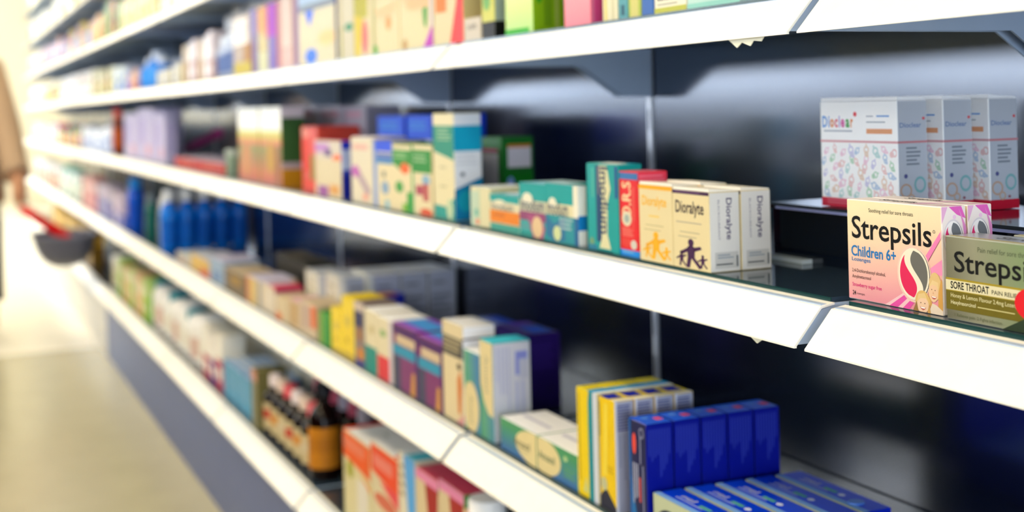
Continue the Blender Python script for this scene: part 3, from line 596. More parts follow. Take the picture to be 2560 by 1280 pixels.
cart('A', 1161, 1203, 48, 'small grey beige box in front of dark red jars', 'cdbfa6', {'F': [('T', 'soft', .2, .5, .75, .75, '77726c', 0, .02)]}, yf=.037, dep=.03, name='cream_carton')
for i, u in enumerate((1164, 1186)): bottle('A', u, 0, 'dark red jar with orange label standing behind the small grey beige box, %s one' % ('left', 'right')[i], r=.011, h=.07, body='6f1a22', cap='b83a2c', lab='d0542a', yf=.075, shape='tub', kind='cream_tub', cat='jar')
cart('A', 1085, 1160, 0, 'cream carton with red sweep and orange patch', 'd6c48c', {'F': [('P', [(.55, 0), (.95, 0), (1, 1), (.72, 1), (.78, .4)], 'e8302c'), ('P', [(.75, 0), (1, 0), (1, .5), (.85, .4)], 'f03a40'), ('R', .08, .32, .45, .56, 'f4801a'), ('R', .08, .5, .45, .58, 'ee5a24'), ('L', .05, .65, .6, .95, 4, 'cbb890')]}, yf=.037, dep=.05, h=.12, name='tea_carton')
cart('A', 1001, 1084, 0, 'cream fruit tea carton with purple corner', 'd9c78c', {'F': [('P', [(.7, 0), (1, 0), (1, .25), (.85, .12)], 'b83ab0'), ('R', .92, .2, 1, 1, 'dccccc'), ('E', .78, .38, .07, .18, '4f9a34'), ('P', [(.1, .55), (.9, .5), (.9, .42), (.3, .4)], 'f0c090'), ('E', .15, .06, .08, .06, 'b8904a'), ('L', .1, .65, .8, .95, 5, 'd8c898')]}, yf=.037, dep=.05, h=.12, name='tea_carton')
cart('A', 934, 1000, 0, 'cream fruit tea carton with pale orange arc', 'd8c68a', {'F': [('P', [(.1, .5), (.9, .55), (.9, .45), (.3, .38)], 'f0c898'), ('E', .6, .33, .1, .08, 'd89a50'), ('R', .0, 0, .1, 1, 'b8b478'), ('E', .06, .05, .12, .06, '4fa020'), ('L', .2, .65, .8, .95, 5, 'd4c494')]}, yf=.037, dep=.05, h=.12, name='tea_carton')
cart('A', 888, 933, 0, 'yellow and olive tea carton with pink oval', 'd6c488', {'F': [('R', .0, .45, .75, .75, 'b8b010'), ('R', .1, .7, .8, 1, '6a6a3a'), ('P', [(0, .0), (.3, 0), (.5, .45), (0, .5)], 'dcc41c'), ('E', .58, .22, .18, .2, 'd0706a'), ('E', .4, .98, .4, .08, '90b848')]}, yf=.037, dep=.05, h=.12, name='tea_carton')
cart('A', 846, 887, 0, 'beige tea carton with small green leaves', 'c6ba92', {'F': [('R', .1, .3, .3, 1, 'c8bc94'), ('E', .7, .38, .25, .05, '3f8a60'), ('E', .5, .92, .3, .1, '5a9a68'), ('R', .15, 0, .3, .4, 'a8a050')]}, yf=.037, dep=.05, h=.12, name='tea_carton')
cart('A', 738, 840, 0, 'white and blue tea carton with a blue drop', 'd6c89a', {'F': [('R', 0, .76, 1, 1, 'b8d0ea'), ('P', [(.25, .76), (.55, .76), (.42, .5), (.38, .5)], '2f6ee8'), ('R', 0, .68, 1, .77, '8a94a0'), ('E', .42, .1, .15, .1, '3a7ae0'), ('R', 0, .0, .12, 1, '9a7ca0'), ('E', .8, .3, .2, .1, 'f0d49a')], 'S': [('R', 0, .7, 1, 1, '2a2aa0'), ('R', 0, 0, 1, .6, '8c8ca8')]}, yf=.037, ub=853, h=.125, name='tea_carton', ms=mat('6a70b0', .4))
for i, (a, b_, c, f_, hh) in enumerate(((694, 734, 'd0a898', [('R', 0, 0, .25, 1, 'c07a78'), ('R', .3, .3, .9, 1, 'e4d0c4')], .12), (672, 693, '5a2a98', [('R', 0, .5, 1, 1, 'a83ac0'), ('R', .7, 0, 1, .5, '7a60b0')], .118), (646, 671, 'c4b05c', [('R', 0, .6, .7, 1, 'e8b070'), ('R', .8, .5, 1, 1, 'e87a60'), ('R', 0, 0, 1, .3, 'd8d8b0')], .118), (630, 645, '5c3a80', [('R', 0, .6, 1, 1, '8a80c0'), ('R', 0, 0, .3, .5, '6a2a50')], .118), (585, 629, 'ac9478', [('R', 0, 0, 1, .2, 'c8b428'), ('R', .6, .2, 1, .5, 'b08030'), ('R', 0, .5, .8, .95, 'f2ebe4')], .115))):
    cart('A', a, b_, 0, '%s left of the white and blue tea carton' % ('pink and cream slim carton', 'purple slim carton', 'mustard and orange slim carton', 'dull violet slim carton', 'tan carton with yellow foot')[i], c, {'F': f_}, yf=.037, dep=.05, h=hh, name='tea_carton')
run('A', 560, 735, 'tall white cartons at the back', [('tall white', 'fbfbfb', 'f4f6fb', 'ffffff')], w=.075, h=.165, yf=.12, dep=.06)
run('A', 532, 584, 'blue footed bottles', [('pale blue footed', 'c8d4ec', 'e4ecf8', '6a80b4', 'd8e0f0', 'slim')], w=.06, h=.10)
run('A', 455, 530, 'pale tan and pink cartons', [('pinkish', 'dccfd0', 'c8a8a4', 'efe6e6'), ('pale', 'e0dce0', 'd8d0d4', 'f0ecf0'), ('tan', 'd8c4a4', 'c8a878', 'ece0cc')], w=.055, h=.095)
run('A', 392, 452, 'low beige cartons', [('low beige', 'd4cca8', 'c4b88c', 'e8e4cc'), ('low grey', 'cdd0d4', 'b4b8c4', 'e4e8ec')], w=.07, h=.045)
run('A', 392, 452, 'blue grey bottles at the back', [('blue grey', '8f9cc4', 'c4cce0', '6a7cb8', 'b0bce0', 'slim')], w=.07, h=.09, yf=.13)
run('A', 344, 386, 'sky blue bottles', [('sky blue', '2f8ff0', 'e8f0ff', '3a9cff', '6ab8ff', 'round')], w=.085, h=.095)
run('A', 318, 342, 'reddish cartons', [('reddish', 'd8a890', 'b86a5c', 'eccfc0')], w=.085, h=.055)
run('A', 280, 316, 'royal blue cartons', [('royal blue', 'c4d0e8', '2a62e0', '5a8af0'), ('pale green', 'dce4c0', 'c8d494', 'f0f4e0')], w=.09, h=.085)
run('A', 225, 278, 'dark brown bottles and pale green cartons', [('sand green', 'e0dcb0', 'c8cc88', 'f2f0d8'), ('dark brown', '3f2820', '2a1c1a', 'c8a080', '8a6a50', 'round')], w=.085, h=.095)
run('A', 150, 223, 'white capped bottles', [('pinkish white', 'ead4cc', 'ffffff', 'f8f0f0', 'slim'), ('grey white', 'd4d0c8', 'ffffff', 'f4f4f4', 'slim')], w=.09, h=.10)
run('A', 108, 148, 'yellow bottles', [('yellow', 'f0d850', 'fbf6dc', 'f8e890', 'slim'), ('taupe', '8a7a6a', 'fbf6f0', 'b8a898', 'slim')], w=.10, h=.10)
run('A', 62, 106, 'white tubs near the far end', [('white', 'f8f6f2', 'ffffff', 'f0ecd8', 'tub'), ('cream', 'f4ecc8', 'fbf8ee', 'e8e0a8', 'tub')], w=.11, h=.10)
# ================================================================== shelves above
run('AA', 395, 480, 'white cartons', [('white', 'f4f6f0', 'dfe8d8', 'fafcf8'), ('pale green', 'd4e4c8', 'b8d4a0', 'f0f6e8')], w=.08, h=.09)
run('AA', 300, 393, 'cream cartons', [('cream', 'efe0a8', 'e4cc84', 'f8f0d0'), ('straw', 'e8d490', 'd8c070', 'f4e8c0')], w=.09, h=.10)
run('AA', 258, 298, 'green and red cartons', [('bright green', '2f8a2c', '1a6a20', '80c060'), ('rust red', 'b04a20', '8a3418', 'e08a50'), ('olive green', '8a9a30', '6a7a20', 'c8d070')], w=.09, h=.12)
run('AA', 225, 256, 'orange cartons', [('orange', 'e09a20', 'c07a18', 'f4c860'), ('amber', 'd8a830', 'b88420', 'f0d080')], w=.10, h=.10)
run('AA', 160, 223, 'violet and blue bottles', [('sky blue', '4aa0d8', '2a80c0', '8ac8f0', '90d0f0', 'round'), ('violet', '9a6ad0', 'b890e8', 'c8b0f0', 'd0a8e8', 'round'), ('mustard', 'd8b83a', 'e8d060', 'f0e090', 'f0e0a0', 'tub'), ('rose', 'd86a6a', 'f0a0a0', 'f4c8c0', 'f0b0b0', 'slim')], w=.11, h=.115)
run('AA', 110, 158, 'slate and peach cartons', [('slate blue', '7a84a8', '5a6488', 'b8c0d8'), ('peach', 'e8a080', 'd88060', 'f4d0b8'), ('lilac', 'b8a8d0', '9a88b8', 'e0d4f0')], w=.12, h=.10)
run('AA', 70, 108, 'rust and white bottles near the far end', [('rust', 'a8502a', '8a3a1c', 'e0a080', 'd89070', 'slim'), ('white', 'f4f4f0', 'ffffff', 'e8e8e0', 'f0f0ec', 'tub')], w=.14, h=.10)
run('AAA', 60, 200, 'pale bottles', [('white', 'f8f8f2', 'ffffff', 'eceae0', 'f0ece0', 'slim'), ('cream', 'f4ecc0', 'fffbe8', 'e8dca0', 'f0e8b0', 'tub'), ('olive', '7a7228', 'f4f0d0', 'b0a850', 'a8a040', 'slim'), ('white', 'fafaf6', 'ffffff', 'f0f0ec', 'f6f6f2', 'slim')], w=.13, h=.12)
run('AAAA', 60, 120, 'large pale tubs', [('white', 'fafaf6', 'ffffff', 'f0f0ec', 'f4f4ee', 'tub'), ('cream', 'f4eed0', 'fffbe8', 'e8dca0', 'f0e8c0', 'tub')], w=.2, h=.13)

# ================================================================== shelf C
def spot(u0, u1, s='C', yf=.037): return X_at(u0, yf, LEV[s]), X_at(u1, yf, LEV[s])
# five upright dark blue cartons filed one behind the other
spn = {'F': [('R', 0, 0, .12, 1, '1f5a9c'), ('P', [(.12, 0), (.5, 0), (.2, .3), (.12, .5)], '2a70a8'), ('E', .30, .78, .10, .10, 'e85a48'), ('R', .26, .70, .38, .86, 'e85a48'), ('V', .2, .02, .55, .6, 3, 'b0b4cc'), ('V', .62, .3, .72, .88, 1, '9a9cb8'), ('R', .55, .25, .64, .48, 'd0605c'), ('V', .75, .02, .85, .6, 1, '9a9cb8'), ('O', .72, .9, .14, .05, .3, '8a8ca8')],
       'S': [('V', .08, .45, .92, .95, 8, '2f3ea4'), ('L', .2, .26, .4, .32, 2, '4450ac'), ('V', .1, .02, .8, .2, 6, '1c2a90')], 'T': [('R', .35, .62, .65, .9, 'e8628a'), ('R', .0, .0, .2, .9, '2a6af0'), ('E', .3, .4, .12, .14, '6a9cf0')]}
xb0, xb1 = spot(1577, 1622)
bd = (Y_at(1950, xb1, LEV['C'] + .1) - .037) / 5 - .001
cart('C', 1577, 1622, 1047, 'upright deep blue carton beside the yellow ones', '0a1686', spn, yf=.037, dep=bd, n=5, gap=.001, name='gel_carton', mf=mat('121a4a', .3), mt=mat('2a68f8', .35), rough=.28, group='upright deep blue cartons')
# lying blue cartons in front to the right
spl = {'T': [('R', 0, .0, 1, .22, '8ab8f8'), ('T', 'gel', .16, .42, .34, .72, 'c8d0ec', 0, .02), ('L', .16, .3, .55, .42, 1, 'b8c8f4'), ('R', .42, .45, .56, .6, '6fc0a8'), ('E', .62, .5, .03, .1, 'e8f0ff')],
       'F': [('R', 0, .2, 1, 1, 'c8cfae'), ('E', .22, .25, .2, .5, '10203a'), ('P', [(.3, .2), (1, .2), (1, .6)], '1a4ac0')]}
zt = Z_at(1668, 1232, .05) - LEV['C']
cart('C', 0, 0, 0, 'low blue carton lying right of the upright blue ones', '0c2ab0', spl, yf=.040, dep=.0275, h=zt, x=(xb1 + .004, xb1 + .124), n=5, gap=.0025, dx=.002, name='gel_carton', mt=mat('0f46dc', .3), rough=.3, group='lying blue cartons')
# small blue bottle top at the right end
bottle('C', 2143, 1262, 'blue pump bottle top just showing at the bottom edge', r=.011, body='10309a', cap='5a8ae0', yf=.16, shape='slim', h=.037, kind='gel_bottle')
# yellow and teal cartons
spz = {'F': [('R', .55, 0, .78, 1, '0f8a94'), ('R', .78, 0, 1, 1, 'd4d8e0'), ('P', [(.0, 0), (.45, 0), (.55, .3), (.45, .7), (.6, 1), (0, 1)], 'f2d60c'), ('V', .08, .1, .2, .95, 1, 'b89c18'), ('P', [(.25, .05), (.5, .05), (.4, .2)], 'd8d890')],
       'S': [('V', .1, .3, .9, .95, 4, 'a8b0d0')], 'T': [('R', .5, 0, .8, 1, '18a8e0'), ('R', .8, 0, 1, 1, 'eef2f0')]}
xy0, xy1 = spot(1447, 1499)
cart('C', 1447, 1499, 968, 'yellow and teal carton left of the plain yellow fronted ones', 'e8d828', spz, yf=.037, dep=(Y_at(1768, xb0 - .002, LEV['C'] + .12) - .037) / 4 - .001, n=4, gap=.001, name='cough_carton', mt=mat('f4e020', .4), ms=mat('c8ccdc', .4), group='yellow and teal cartons')
spy2 = {'F': [('P', [(0, .1), (.35, .2), (1, .05), (1, 0), (0, 0)], '2a2a3a'), ('P', [(.35, .95), (.55, .95), (.45, .3), (.2, .3)], 'f8e05a'), ('V', .03, .5, .12, .95, 1, '8a7a20'), ('E', .25, .22, .2, .06, 'c8c8a0'), ('L', .5, .33, .9, .4, 3, 'c8a808')],
        'S': [('L', .1, .72, .9, .96, 9, '4a5490'), ('V', .2, .1, .9, .7, 3, 'a4aac0'), ('R', 0, .0, .12, 1, 'dcdfe8')], 'T': [('R', .04, .0, .62, .78, '1c2aa8'), ('R', .78, 0, 1, 1, 'f0f0e8')]}
cart('C', 1502, 1543, 991, 'yellow fronted carton with grey side, next to the blue ones', 'f2cf00', spy2, yf=.037, dep=(Y_at(1768, xb0 - .002, LEV['C'] + .12) - .037) / 4 - .001, n=4, gap=.001, name='cough_carton', mt=mat('f4dc1c', .4), ms=mat('b6bacd', .4), group='yellow fronted cartons')
# green and blue cream cartons: two lying, two upright
gbm = ramp_mat('green_to_blue_print', (0, 0, 20.0, 0.0), [(0.0, '2a64a8'), (0.35, '3a8a84'), (0.6, '3f965c'), (1.0, '2f7a90')], .4)
spa1 = {'F': [('E', .98, .5, .55, .52, 'ecdca8'), ('T', 'Anusol', .38, .38, .82, .62, '77735c', 0, .025), ('L', .5, .25, .9, .32, 1, 'b8b088')], 'T': [('L', .1, .3, .9, .5, 1, 'd8d8e6')]}
spa2 = {'F': [('E', .20, .5, .40, .52, 'ecdca8'), ('T', 'Anusol', .03, .38, .45, .62, '66745c', 0, .025), ('E', .72, .75, .05, .08, 'bcd8a0'), ('L', .68, .2, .95, .5, 3, '6aa478')], 'T': [('L', .1, .3, .9, .5, 1, 'd8d8e6')]}
cart('C', 1252, 1343, 1042, 'green and blue carton lying on its side, left of the pair', '3f965c', spa1, yf=.037, dep=.055, name='cream_carton', mf=gbm, mt=mat('f8f8f8', .35), ms=mat('f0f0f2', .35))
cart('C', 1344, 1445, 1090, 'green and blue carton lying on its side, right of the pair beside the yellow file', '3f965c', spa2, yf=.037, dep=.055, name='cream_carton', mf=gbm, mt=mat('f8f8f8', .35), ms=mat('f0f0f2', .35))
gb2 = ramp_mat('green_to_blue_slant_print', (18.0, 0, 2.0, 0.45), [(0.0, '62ac62'), (0.5, '4f9a8c'), (1.0, '2f74b0')], .4)
spb1 = {'F': [('P', [(.0, .98), (.0, .55), (.25, .38), (.6, .27), (1, .25), (1, 1), (0, 1)], 'ead9a8'), ('T', 'Anusol', .38, .48, .68, .86, 'a8a68c', -90, .01)],
        'S': [('R', .6, .66, .92, .9, '8f98dc'), ('R', .7, .62, .92, .82, 'c8cce0'), ('V', .1, .3, .5, .95, 4, 'c0c4e0'), ('V', .6, .1, .9, .6, 2, 'bcc2e4')]}
cart('C', 1204, 1236, 850, 'upright carton with a cream oval front and long white side', '3f968c', spb1, yf=.037, ub=1328, name='cream_carton', mf=gb2, ms=mat('d2d4e0', .4), mt=mat('58e0f4', .35), flap='5adcf0')
spb2 = {'F': [('E', .42, .30, .5, .32, 'ead9a8'), ('T', 'Anusol', .32, .10, .56, .45, 'b0a888', -90, .01)]}
cart('C', 1163, 1203, 874, 'upright carton with a cream oval low on a green and blue front', '4f9a8c', spb2, yf=.037, dep=.05, name='cream_carton', mf=gb2, mt=mat('f8f8f8', .35), flap='f6f6f6')
spbk = {'F': [('R', 0, .66, 1, .86, '57524a'), ('L', .05, .69, .95, .84, 3, 'b8aa84'), ('P', [(.72, .10), (.85, .10), (.92, .4), (.86, .55), (.7, .45)], 'd07a38'), ('E', .8, .58, .1, .035, '3a2418'), ('P', [(.6, 0), (1, 0), (1, .12)], 'e0a8a0')],
        'S': [('R', 0, .86, 1, .88, '1a1a30'), ('R', 0, .0, 1, .86, 'e8e8ee')]}
cart('C', 1110, 1162, 800, 'cream carton with a dark band of lettering and white top', 'ead9b0', spbk, yf=.037, ub=1240, name='cream_carton', mt=mat('fafafa', .35), ms=mat('f4f4f8', .35))
spu = {'S': [('L', .1, .5, .8, .85, 5, '3a2080'), ('R', .55, .2, .8, .3, '2c1a60')], 'T': [('R', .4, .3, .9, .9, '3a6ae0'), ('R', .0, .3, .3, .9, '6a4ac0')]}
xq = X_at(1322, .135, LEV['C'])
cart('C', 1245, 1322, 812, 'deep purple carton standing behind the upright cream oval ones', '2a1066', spu, yf=.135, ub=1402, name='pad_carton', mt=mat('3a1c7c', .4))
cart('C', 1165, 1240, 796, 'dark blue and violet carton at the back beside the deep purple one', '20186a', {'T': [('R', .1, .2, .9, .6, '9ab0f0'), ('R', .1, .6, .9, 1, '2a58d8')]}, yf=.135, dep=.045, name='pad_carton', mt=mat('2a2a8c', .4))
spp1 = {'F': [('R', 0, .85, 1, .97, '4a1c5c'), ('R', .15, .70, .92, .84, 'dcc6a4'), ('R', 0, .52, 1, .68, '3a96b4'), ('R', 0, 0, .3, .5, '4a4a60'), ('P', [(.70, .0), (.9, .0), (.9, .35), (.78, .35)], 'd09a54'), ('R', .92, 0, 1, 1, '4a1a66')], 'T': [('R', 0, .25, 1, .8, '5aa8f8')]}
cart('C', 985, 1046, 806, 'purple carton with a blue band, left of the pair', '7a2a66', spp1, yf=.037, dep=.055, name='tablet_carton', mt=mat('9a5ad0', .4))
cart('C', 1047, 1109, 838, 'purple carton with a blue band, right of the pair', '7a2a66', spp1, yf=.037, dep=.055, name='tablet_carton', mt=mat('9a5ad0', .4))
cart('C', 914, 944, 772, 'cream carton with a green foot and white top', 'ece0bc', {'F': [('R', 0, 0, 1, .42, '2f8f84'), ('E', .6, .7, .2, .08, 'd0c090')]}, yf=.037, dep=.055, name='tablet_carton', mt=mat('fbfbfb', .35), flap='fafafa')
cart('C', 945, 983, 790, 'cream carton with a red foot and white top', 'ece0bc', {'F': [('R', 0, 0, .8, .38, 'd8484c'), ('R', .8, 0, 1, 1, 'd8d0d8'), ('E', .4, .75, .2, .06, '8fb070')]}, yf=.037, dep=.055, name='tablet_carton', mt=mat('fbfbfb', .35), flap='fafafa')
cart('C', 888, 913, 752, 'brown and blue slim carton between yellow and cream ones', '8a7a74', {'F': [('R', .0, .6, .9, .85, '3a3a5c'), ('E', .5, .5, .25, .12, 'a87848'), ('E', .6, .2, .3, .1, 'd89020'), ('R', 0, 0, 1, .1, '3a3a80'), ('R', 0, .86, 1, 1, 'd8c8b8')]}, yf=.037, dep=.05, name='tablet_carton')
cart('C', 902, 922, 737, 'royal blue carton standing at the back among the white ones', '1626b4', {'F': [('R', .05, .55, .95, .9, '3a6ad8')], 'S': [('R', .06, .72, .92, .95, '2c3cd0')], 'T': [('R', .05, .35, .95, .85, 'e8946a')]}, yf=.100, ub=1014, name='tablet_carton', mt=mat('3a58f0', .35))
spyl = {'F': [('E', .5, .62, .2, .1, 'd8c468'), ('E', .4, .3, .12, .05, 'c8a818'), ('R', 0, 0, 1, .1, 'c8b050')]}
cart('C', 829, 856, 768, 'bright yellow carton, shorter of the two', 'f6da10', spyl, yf=.037, dep=.05, name='tablet_carton', flap='fae030')
cart('C', 857, 887, 740, 'bright yellow carton, taller of the two', 'f6da10', spyl, yf=.037, dep=.05, name='tablet_carton', flap='fae030')
cart('C', 800, 826, 778, 'green carton left of the bright yellow ones', '0c8c0c', {'F': [('R', 0, .0, .35, 1, '8ab050')]}, yf=.037, dep=.05, name='tablet_carton')
spwh = {'F': [('R', .7, 0, 1, 1, 'c8ccd0'), ('L', .15, .3, .6, .8, 3, 'dcd4b8')], 'S': [('L', .15, .75, .85, .82, 1, '8a8fa4'), ('L', .1, .2, .9, .6, 4, '9ca2b6')]}
for i, (a, b_, n_) in enumerate(((766, 812, 1), (817, 866, 1), (885, 936, 3))):
    cart('C', a, b_, (672, 678, 672)[i], 'tall white carton at the back, %s column from the left' % ORD[i], 'efead8', spwh, yf=.098 if i < 2 else .131, dep=.05 if i < 2 else .046, h=(None, None, .098)[i], n=n_, gap=.002, name='dressing_carton', mt=mat('fafafc', .35), ms=mat('d2d6e8', .4), group='tall white cartons at the back')
cart('C', 752, 792, 748, 'beige carton with an orange edge', 'd8c4a4', {'F': [('R', .65, .3, 1, .95, 'e07a48'), ('R', .1, .2, .6, .9, 'c8b0a0')]}, yf=.037, dep=.05, name='tube_carton')
cart('C', 722, 750, 745, 'beige carton with pink top next to the orange edged one', 'd4bc98', {'F': [('R', .2, .1, .8, .9, 'c8a878')]}, yf=.037, dep=.05, name='tube_carton', mt=mat('e8b8c8', .4))
cart('C', 690, 720, 738, 'low cream carton with orange foot', 'dcc8a0', {'F': [('R', .0, .0, .5, .3, 'e0844c')]}, yf=.037, dep=.05, name='tube_carton')
cart('C', 655, 688, 706, 'cream carton with red top and lilac side', 'e6d8c0', {'S': [('R', 0, .84, 1, 1, 'b8284c')], 'T': [('R', .5, 0, 1, 1, 'd8607c')]}, yf=.039, ub=758, name='tablet_carton', ms=mat('b0a4b8', .4), mt=mat('d4c8dc', .4))
cart('C', 617, 653, 688, 'cream and orange striped carton with pale lilac top', 'e0c898', {'F': [('R', 0, 0, .2, 1, 'd88a5c'), ('R', .35, 0, .6, 1, 'd8b860'), ('R', .8, 0, 1, 1, '9ca4a8')]}, yf=.037, dep=.07, name='tablet_carton', mt=mat('d8d4ec', .4))
cart('C', 562, 615, 668, 'olive brown carton with beige top', '6a5210', {'F': [('E', .55, .6, .25, .2, 'a8842c')]}, yf=.037, dep=.07, name='tablet_carton', mt=mat('c8b8a0', .4), flap='c4b49a')
cart('C', 690, 770, 655, 'dark olive carton at the back behind the red topped one', '3a3428', {'T': [('R', .1, .1, .6, .8, '8a7c68')]}, yf=.13, dep=.06, h=.075, name='tablet_carton', mt=mat('5a5448', .4))
cart('C', 525, 560, 640, 'pale blue carton with lilac top beside the olive brown one', '9ab0c8', {'F': [('R', .2, .1, .8, .5, '7a94b8')]}, yf=.037, dep=.08, name='tablet_carton', mt=mat('cfcbe4', .4))
cart('C', 478, 523, 632, 'gold and orange carton in front of the blue mouthwash', 'd8b050', {'F': [('R', .5, 0, 1, .35, 'd0583c'), ('E', .4, .7, .3, .2, 'e8c878')]}, yf=.037, dep=.08, name='tablet_carton', mt=mat('c8ccd8', .4))
cart('C', 442, 476, 628, 'pale grey carton in front of the blue mouthwash', 'c8c4b8', {'F': [('R', .1, .1, .7, .6, 'b89c94')]}, yf=.037, dep=.08, name='tablet_carton', mt=mat('c0ccd0', .4))
xm_ = X_at(432, .07, LEV['C'])
for i in range(5):
    bottle('C', 0, 0, 'clear blue mouthwash bottle with white cap, %s from the front of its file' % ORD[i], r=.0235, h=Z_at(432, 474, .07) - LEV['C'], x=xm_, y=.062 + i * .0475, ck=1.5, body='1580e6', cap='ffffff', lab='0c66c8', kind='mouthwash_bottle', group='blue mouthwash bottles', rough=.06, lz=(.08, .5))
bottle('C', 398, 490, 'clear grey bottle beside the blue mouthwash', u1=430, body='9aa8a4', cap='e4e8ea', lab='8a9a94', yf=.05, kind='mouthwash_bottle', rough=.08, shape='slim')
bottle('C', 366, 480, 'slim dark green bottle between the clear grey and the bright blue one', u1=394, body='1f6a64', cap='7a8a98', yf=.05, kind='mouthwash_bottle', shape='slim')
bottle('C', 322, 440, 'tall bright blue bottle with light blue cap', u1=362, body='0a5ad0', cap='3a9cff', lab='0a50c0', yf=.045, kind='mouthwash_bottle', shape='slim')
run('C', 240, 310, 'lilac and blue packs', [('lilac blue banded', 'c4b8d0', '5a70c0', 'b8a8cc'), ('pale lilac', 'd0c0d8', '8a90c8', 'e0d4e8'), ('grey lilac', 'b8b0b8', '3a3a8c', 'c8c0d4')], w=.12, h=.12)
run('C', 203, 238, 'pink packs', [('pink', 'f0b8c0', 'e88a98', 'f8d8d8'), ('salmon', 'e0a090', 'd08070', 'f0ccc0')], w=.12, h=.12)
run('C', 150, 200, 'mint and white bottles', [('mint', 'a8e0d0', '7ad0c0', 'e0f4ec', 'd8f4e8', 'slim'), ('white', 'f8faf6', 'ffffff', 'f0f0e0', 'f4f4f0', 'tub')], w=.13, h=.12)
run('C', 85, 148, 'cream and brown bottles', [('white', 'f6f0ec', 'ffffff', 'f0d8d0', 'f0e8e0', 'tub'), ('brown', 'a0603c', 'fbf8f4', 'd8b090', 'c89070', 'slim')], w=.16, h=.11)

# ================================================================== shelf D
spt1 = {'F': [('P', [(.38, 1), (1, 1), (.78, 0)], 'a8302c'), ('R', 0, .92, 1, 1, 'f09ac0'), ('P', [(.05, .2), (.35, .1), (.6, 0), (.0, 0)], 'cfc096')], 'S': [('P', [(0, 1), (1, 1), (.6, .1)], 'e8405c'), ('R', 0, .9, 1, 1, '3f8a3c')]}
cart('D', 1046, 1103, 1172, 'cream nappy cream box with red wedge and pink top edge, left of two', 'ead8b0', spt1, yf=.037, dep=.05, name='cream_carton', mt=mat('ec5a78', .4))
cart('D', 1104, 1168, 1200, 'cream nappy cream box with red wedge and pink top edge, right of two', 'ead8b0', spt1, yf=.037, dep=.05, name='cream_carton', mt=mat('ec5a78', .4))
cart('D', 1003, 1044, 1130, 'white carton with sky blue corner', 'f0e8d0', {'F': [('P', [(.3, 1), (1, 1), (1, 0), (.75, 0)], '6ab4f0'), ('L', .05, .6, .4, .9, 4, 'b8a888')], 'T': [('R', .45, 0, 1, 1, '6ae0fa')]}, yf=.037, dep=.07, name='cereal_carton', mt=mat('f6fafc', .35))
spor = {'F': [('P', [(0, .98), (0, .70), (1, .62), (1, .98)], 'ee6a2c'), ('R', 0, .8, .8, .93, 'f08a6a'), ('E', .25, .58, .12, .1, 'a8a828'), ('R', .5, .1, .9, .55, 'e8e2d4'), ('P', [(.6, .62), (1, .55), (1, .48)], 'f0a040')], 'T': [('R', 0, .0, .12, 1, 'f0502c'), ('R', .12, .9, 1, 1, 'f08070'), ('L', .5, .4, .9, .5, 1, 'd0d8d0')]}
cart('D', 862, 930, 1072, 'white carton with orange red top band, left of two', 'e6dcae', spor, yf=.037, dep=.09, name='cereal_carton', mt=mat('fafafa', .35))
spor2 = {'F': [('P', [(0, .98), (0, .72), (1, .62), (1, .98)], 'ee5a34'), ('R', .1, .78, .8, .9, 'f29080'), ('P', [(.3, .66), (1, .66), (1, .5)], 'ea5a60'), ('E', .5, .48, .4, .07, 'd87a60'), ('P', [(.55, .35), (1, .30), (1, .24)], 'e8a060')], 'T': [('R', .85, 0, 1, .4, 'f04030'), ('R', .3, .92, 1, 1, 'f08070')]}
cart('D', 932, 1001, 1104, 'white carton with orange red top band, right of two', 'e8dcb8', spor2, yf=.037, dep=.09, name='cereal_carton', mt=mat('fafafa', .35))
bottle('D', 1180, 1218, 'round white tub at the bottom edge below the price strip', u1=1272, body='f6f2ea', cap='fdfdfd', yf=.037, kind='cream_tub', shape='tub', cat='tub')
# brown glass bottles
zr = .033
bb = dict(body='140806', cap='e8e4e4', kind='syrup_bottle', rough=.06)
xr = X_at(813, .066, LEV['D']) - .026; rr = .026
bottle('D', 0, 0, 'big brown glass bottle with amber label, nearest of the bottles', r=rr, h=Z_at(800, 988, .06) - LEV['D'] + .02, x=xr + rr, y=.040 + rr, lab='c8862c', lab2='b87a28', group='brown glass bottles', **dict(bb, cap='17161c'))
for i in range(1, 7):
    bottle('D', 0, 0, 'brown glass bottle with cream label, %s from the near end of the front row' % ORD[i], r=rr * .95, h=.112, x=xr + rr - i * rr * 2.06, y=.040 + rr, lab='d8c8a0', lab2=('c04a3c', 'e0d4b4', 'd89a50')[i % 3], group='brown glass bottles',
           **dict(bb, cap=('f0e4e4', 'e86a74', 'f4e0d0')[i % 3]))
for i in range(0, 6):
    bottle('D', 0, 0, 'brown glass bottle in the back row, %s from the near end' % ORD[i], r=rr * .95, h=.112, x=xr + rr * 2.3 - i * rr * 2.06, y=.046 + rr * 3.1, lab='8a7a68', group='brown glass bottles', **dict(bb, cap=('c8c4dc', 'd8708c')[i % 2]))
xo = xr - 12.9 * rr
cart('D', 586, 606, 925, 'olive carton at the far end of the brown bottles', '7a7448', {'F': [('R', 0, .8, 1, 1, 'e0a894')]}, yf=.037, dep=.06, name='tablet_carton', x=(xo - .045, xo), h=.112)
spcl = {'F': [('R', 0, 0, .5, 1, '4a9ac0'), ('R', .5, .3, 1, 1, '90c0e0')], 'T': [('L', .05, .1, .95, .9, 4, 'eef4ff'), ('R', .3, 0, .4, 1, '8fb4e8'), ('R', .7, 0, .8, 1, '8fb4e8')]}
for i in range(4):
    x1 = xo - .055 - i * .075
    cart('D', 0, 0, 0, 'light blue wipes pack, %s from the right on the lowest shelf' % ORD[i], '6aaed4', spcl, yf=.045, dep=.095, x=(x1 - .073, x1), h=.075, name='wipes_pack', cat='pack', mt=mat('a8c8f0', .3), group='light blue wipes packs')
x1 = xo - .40
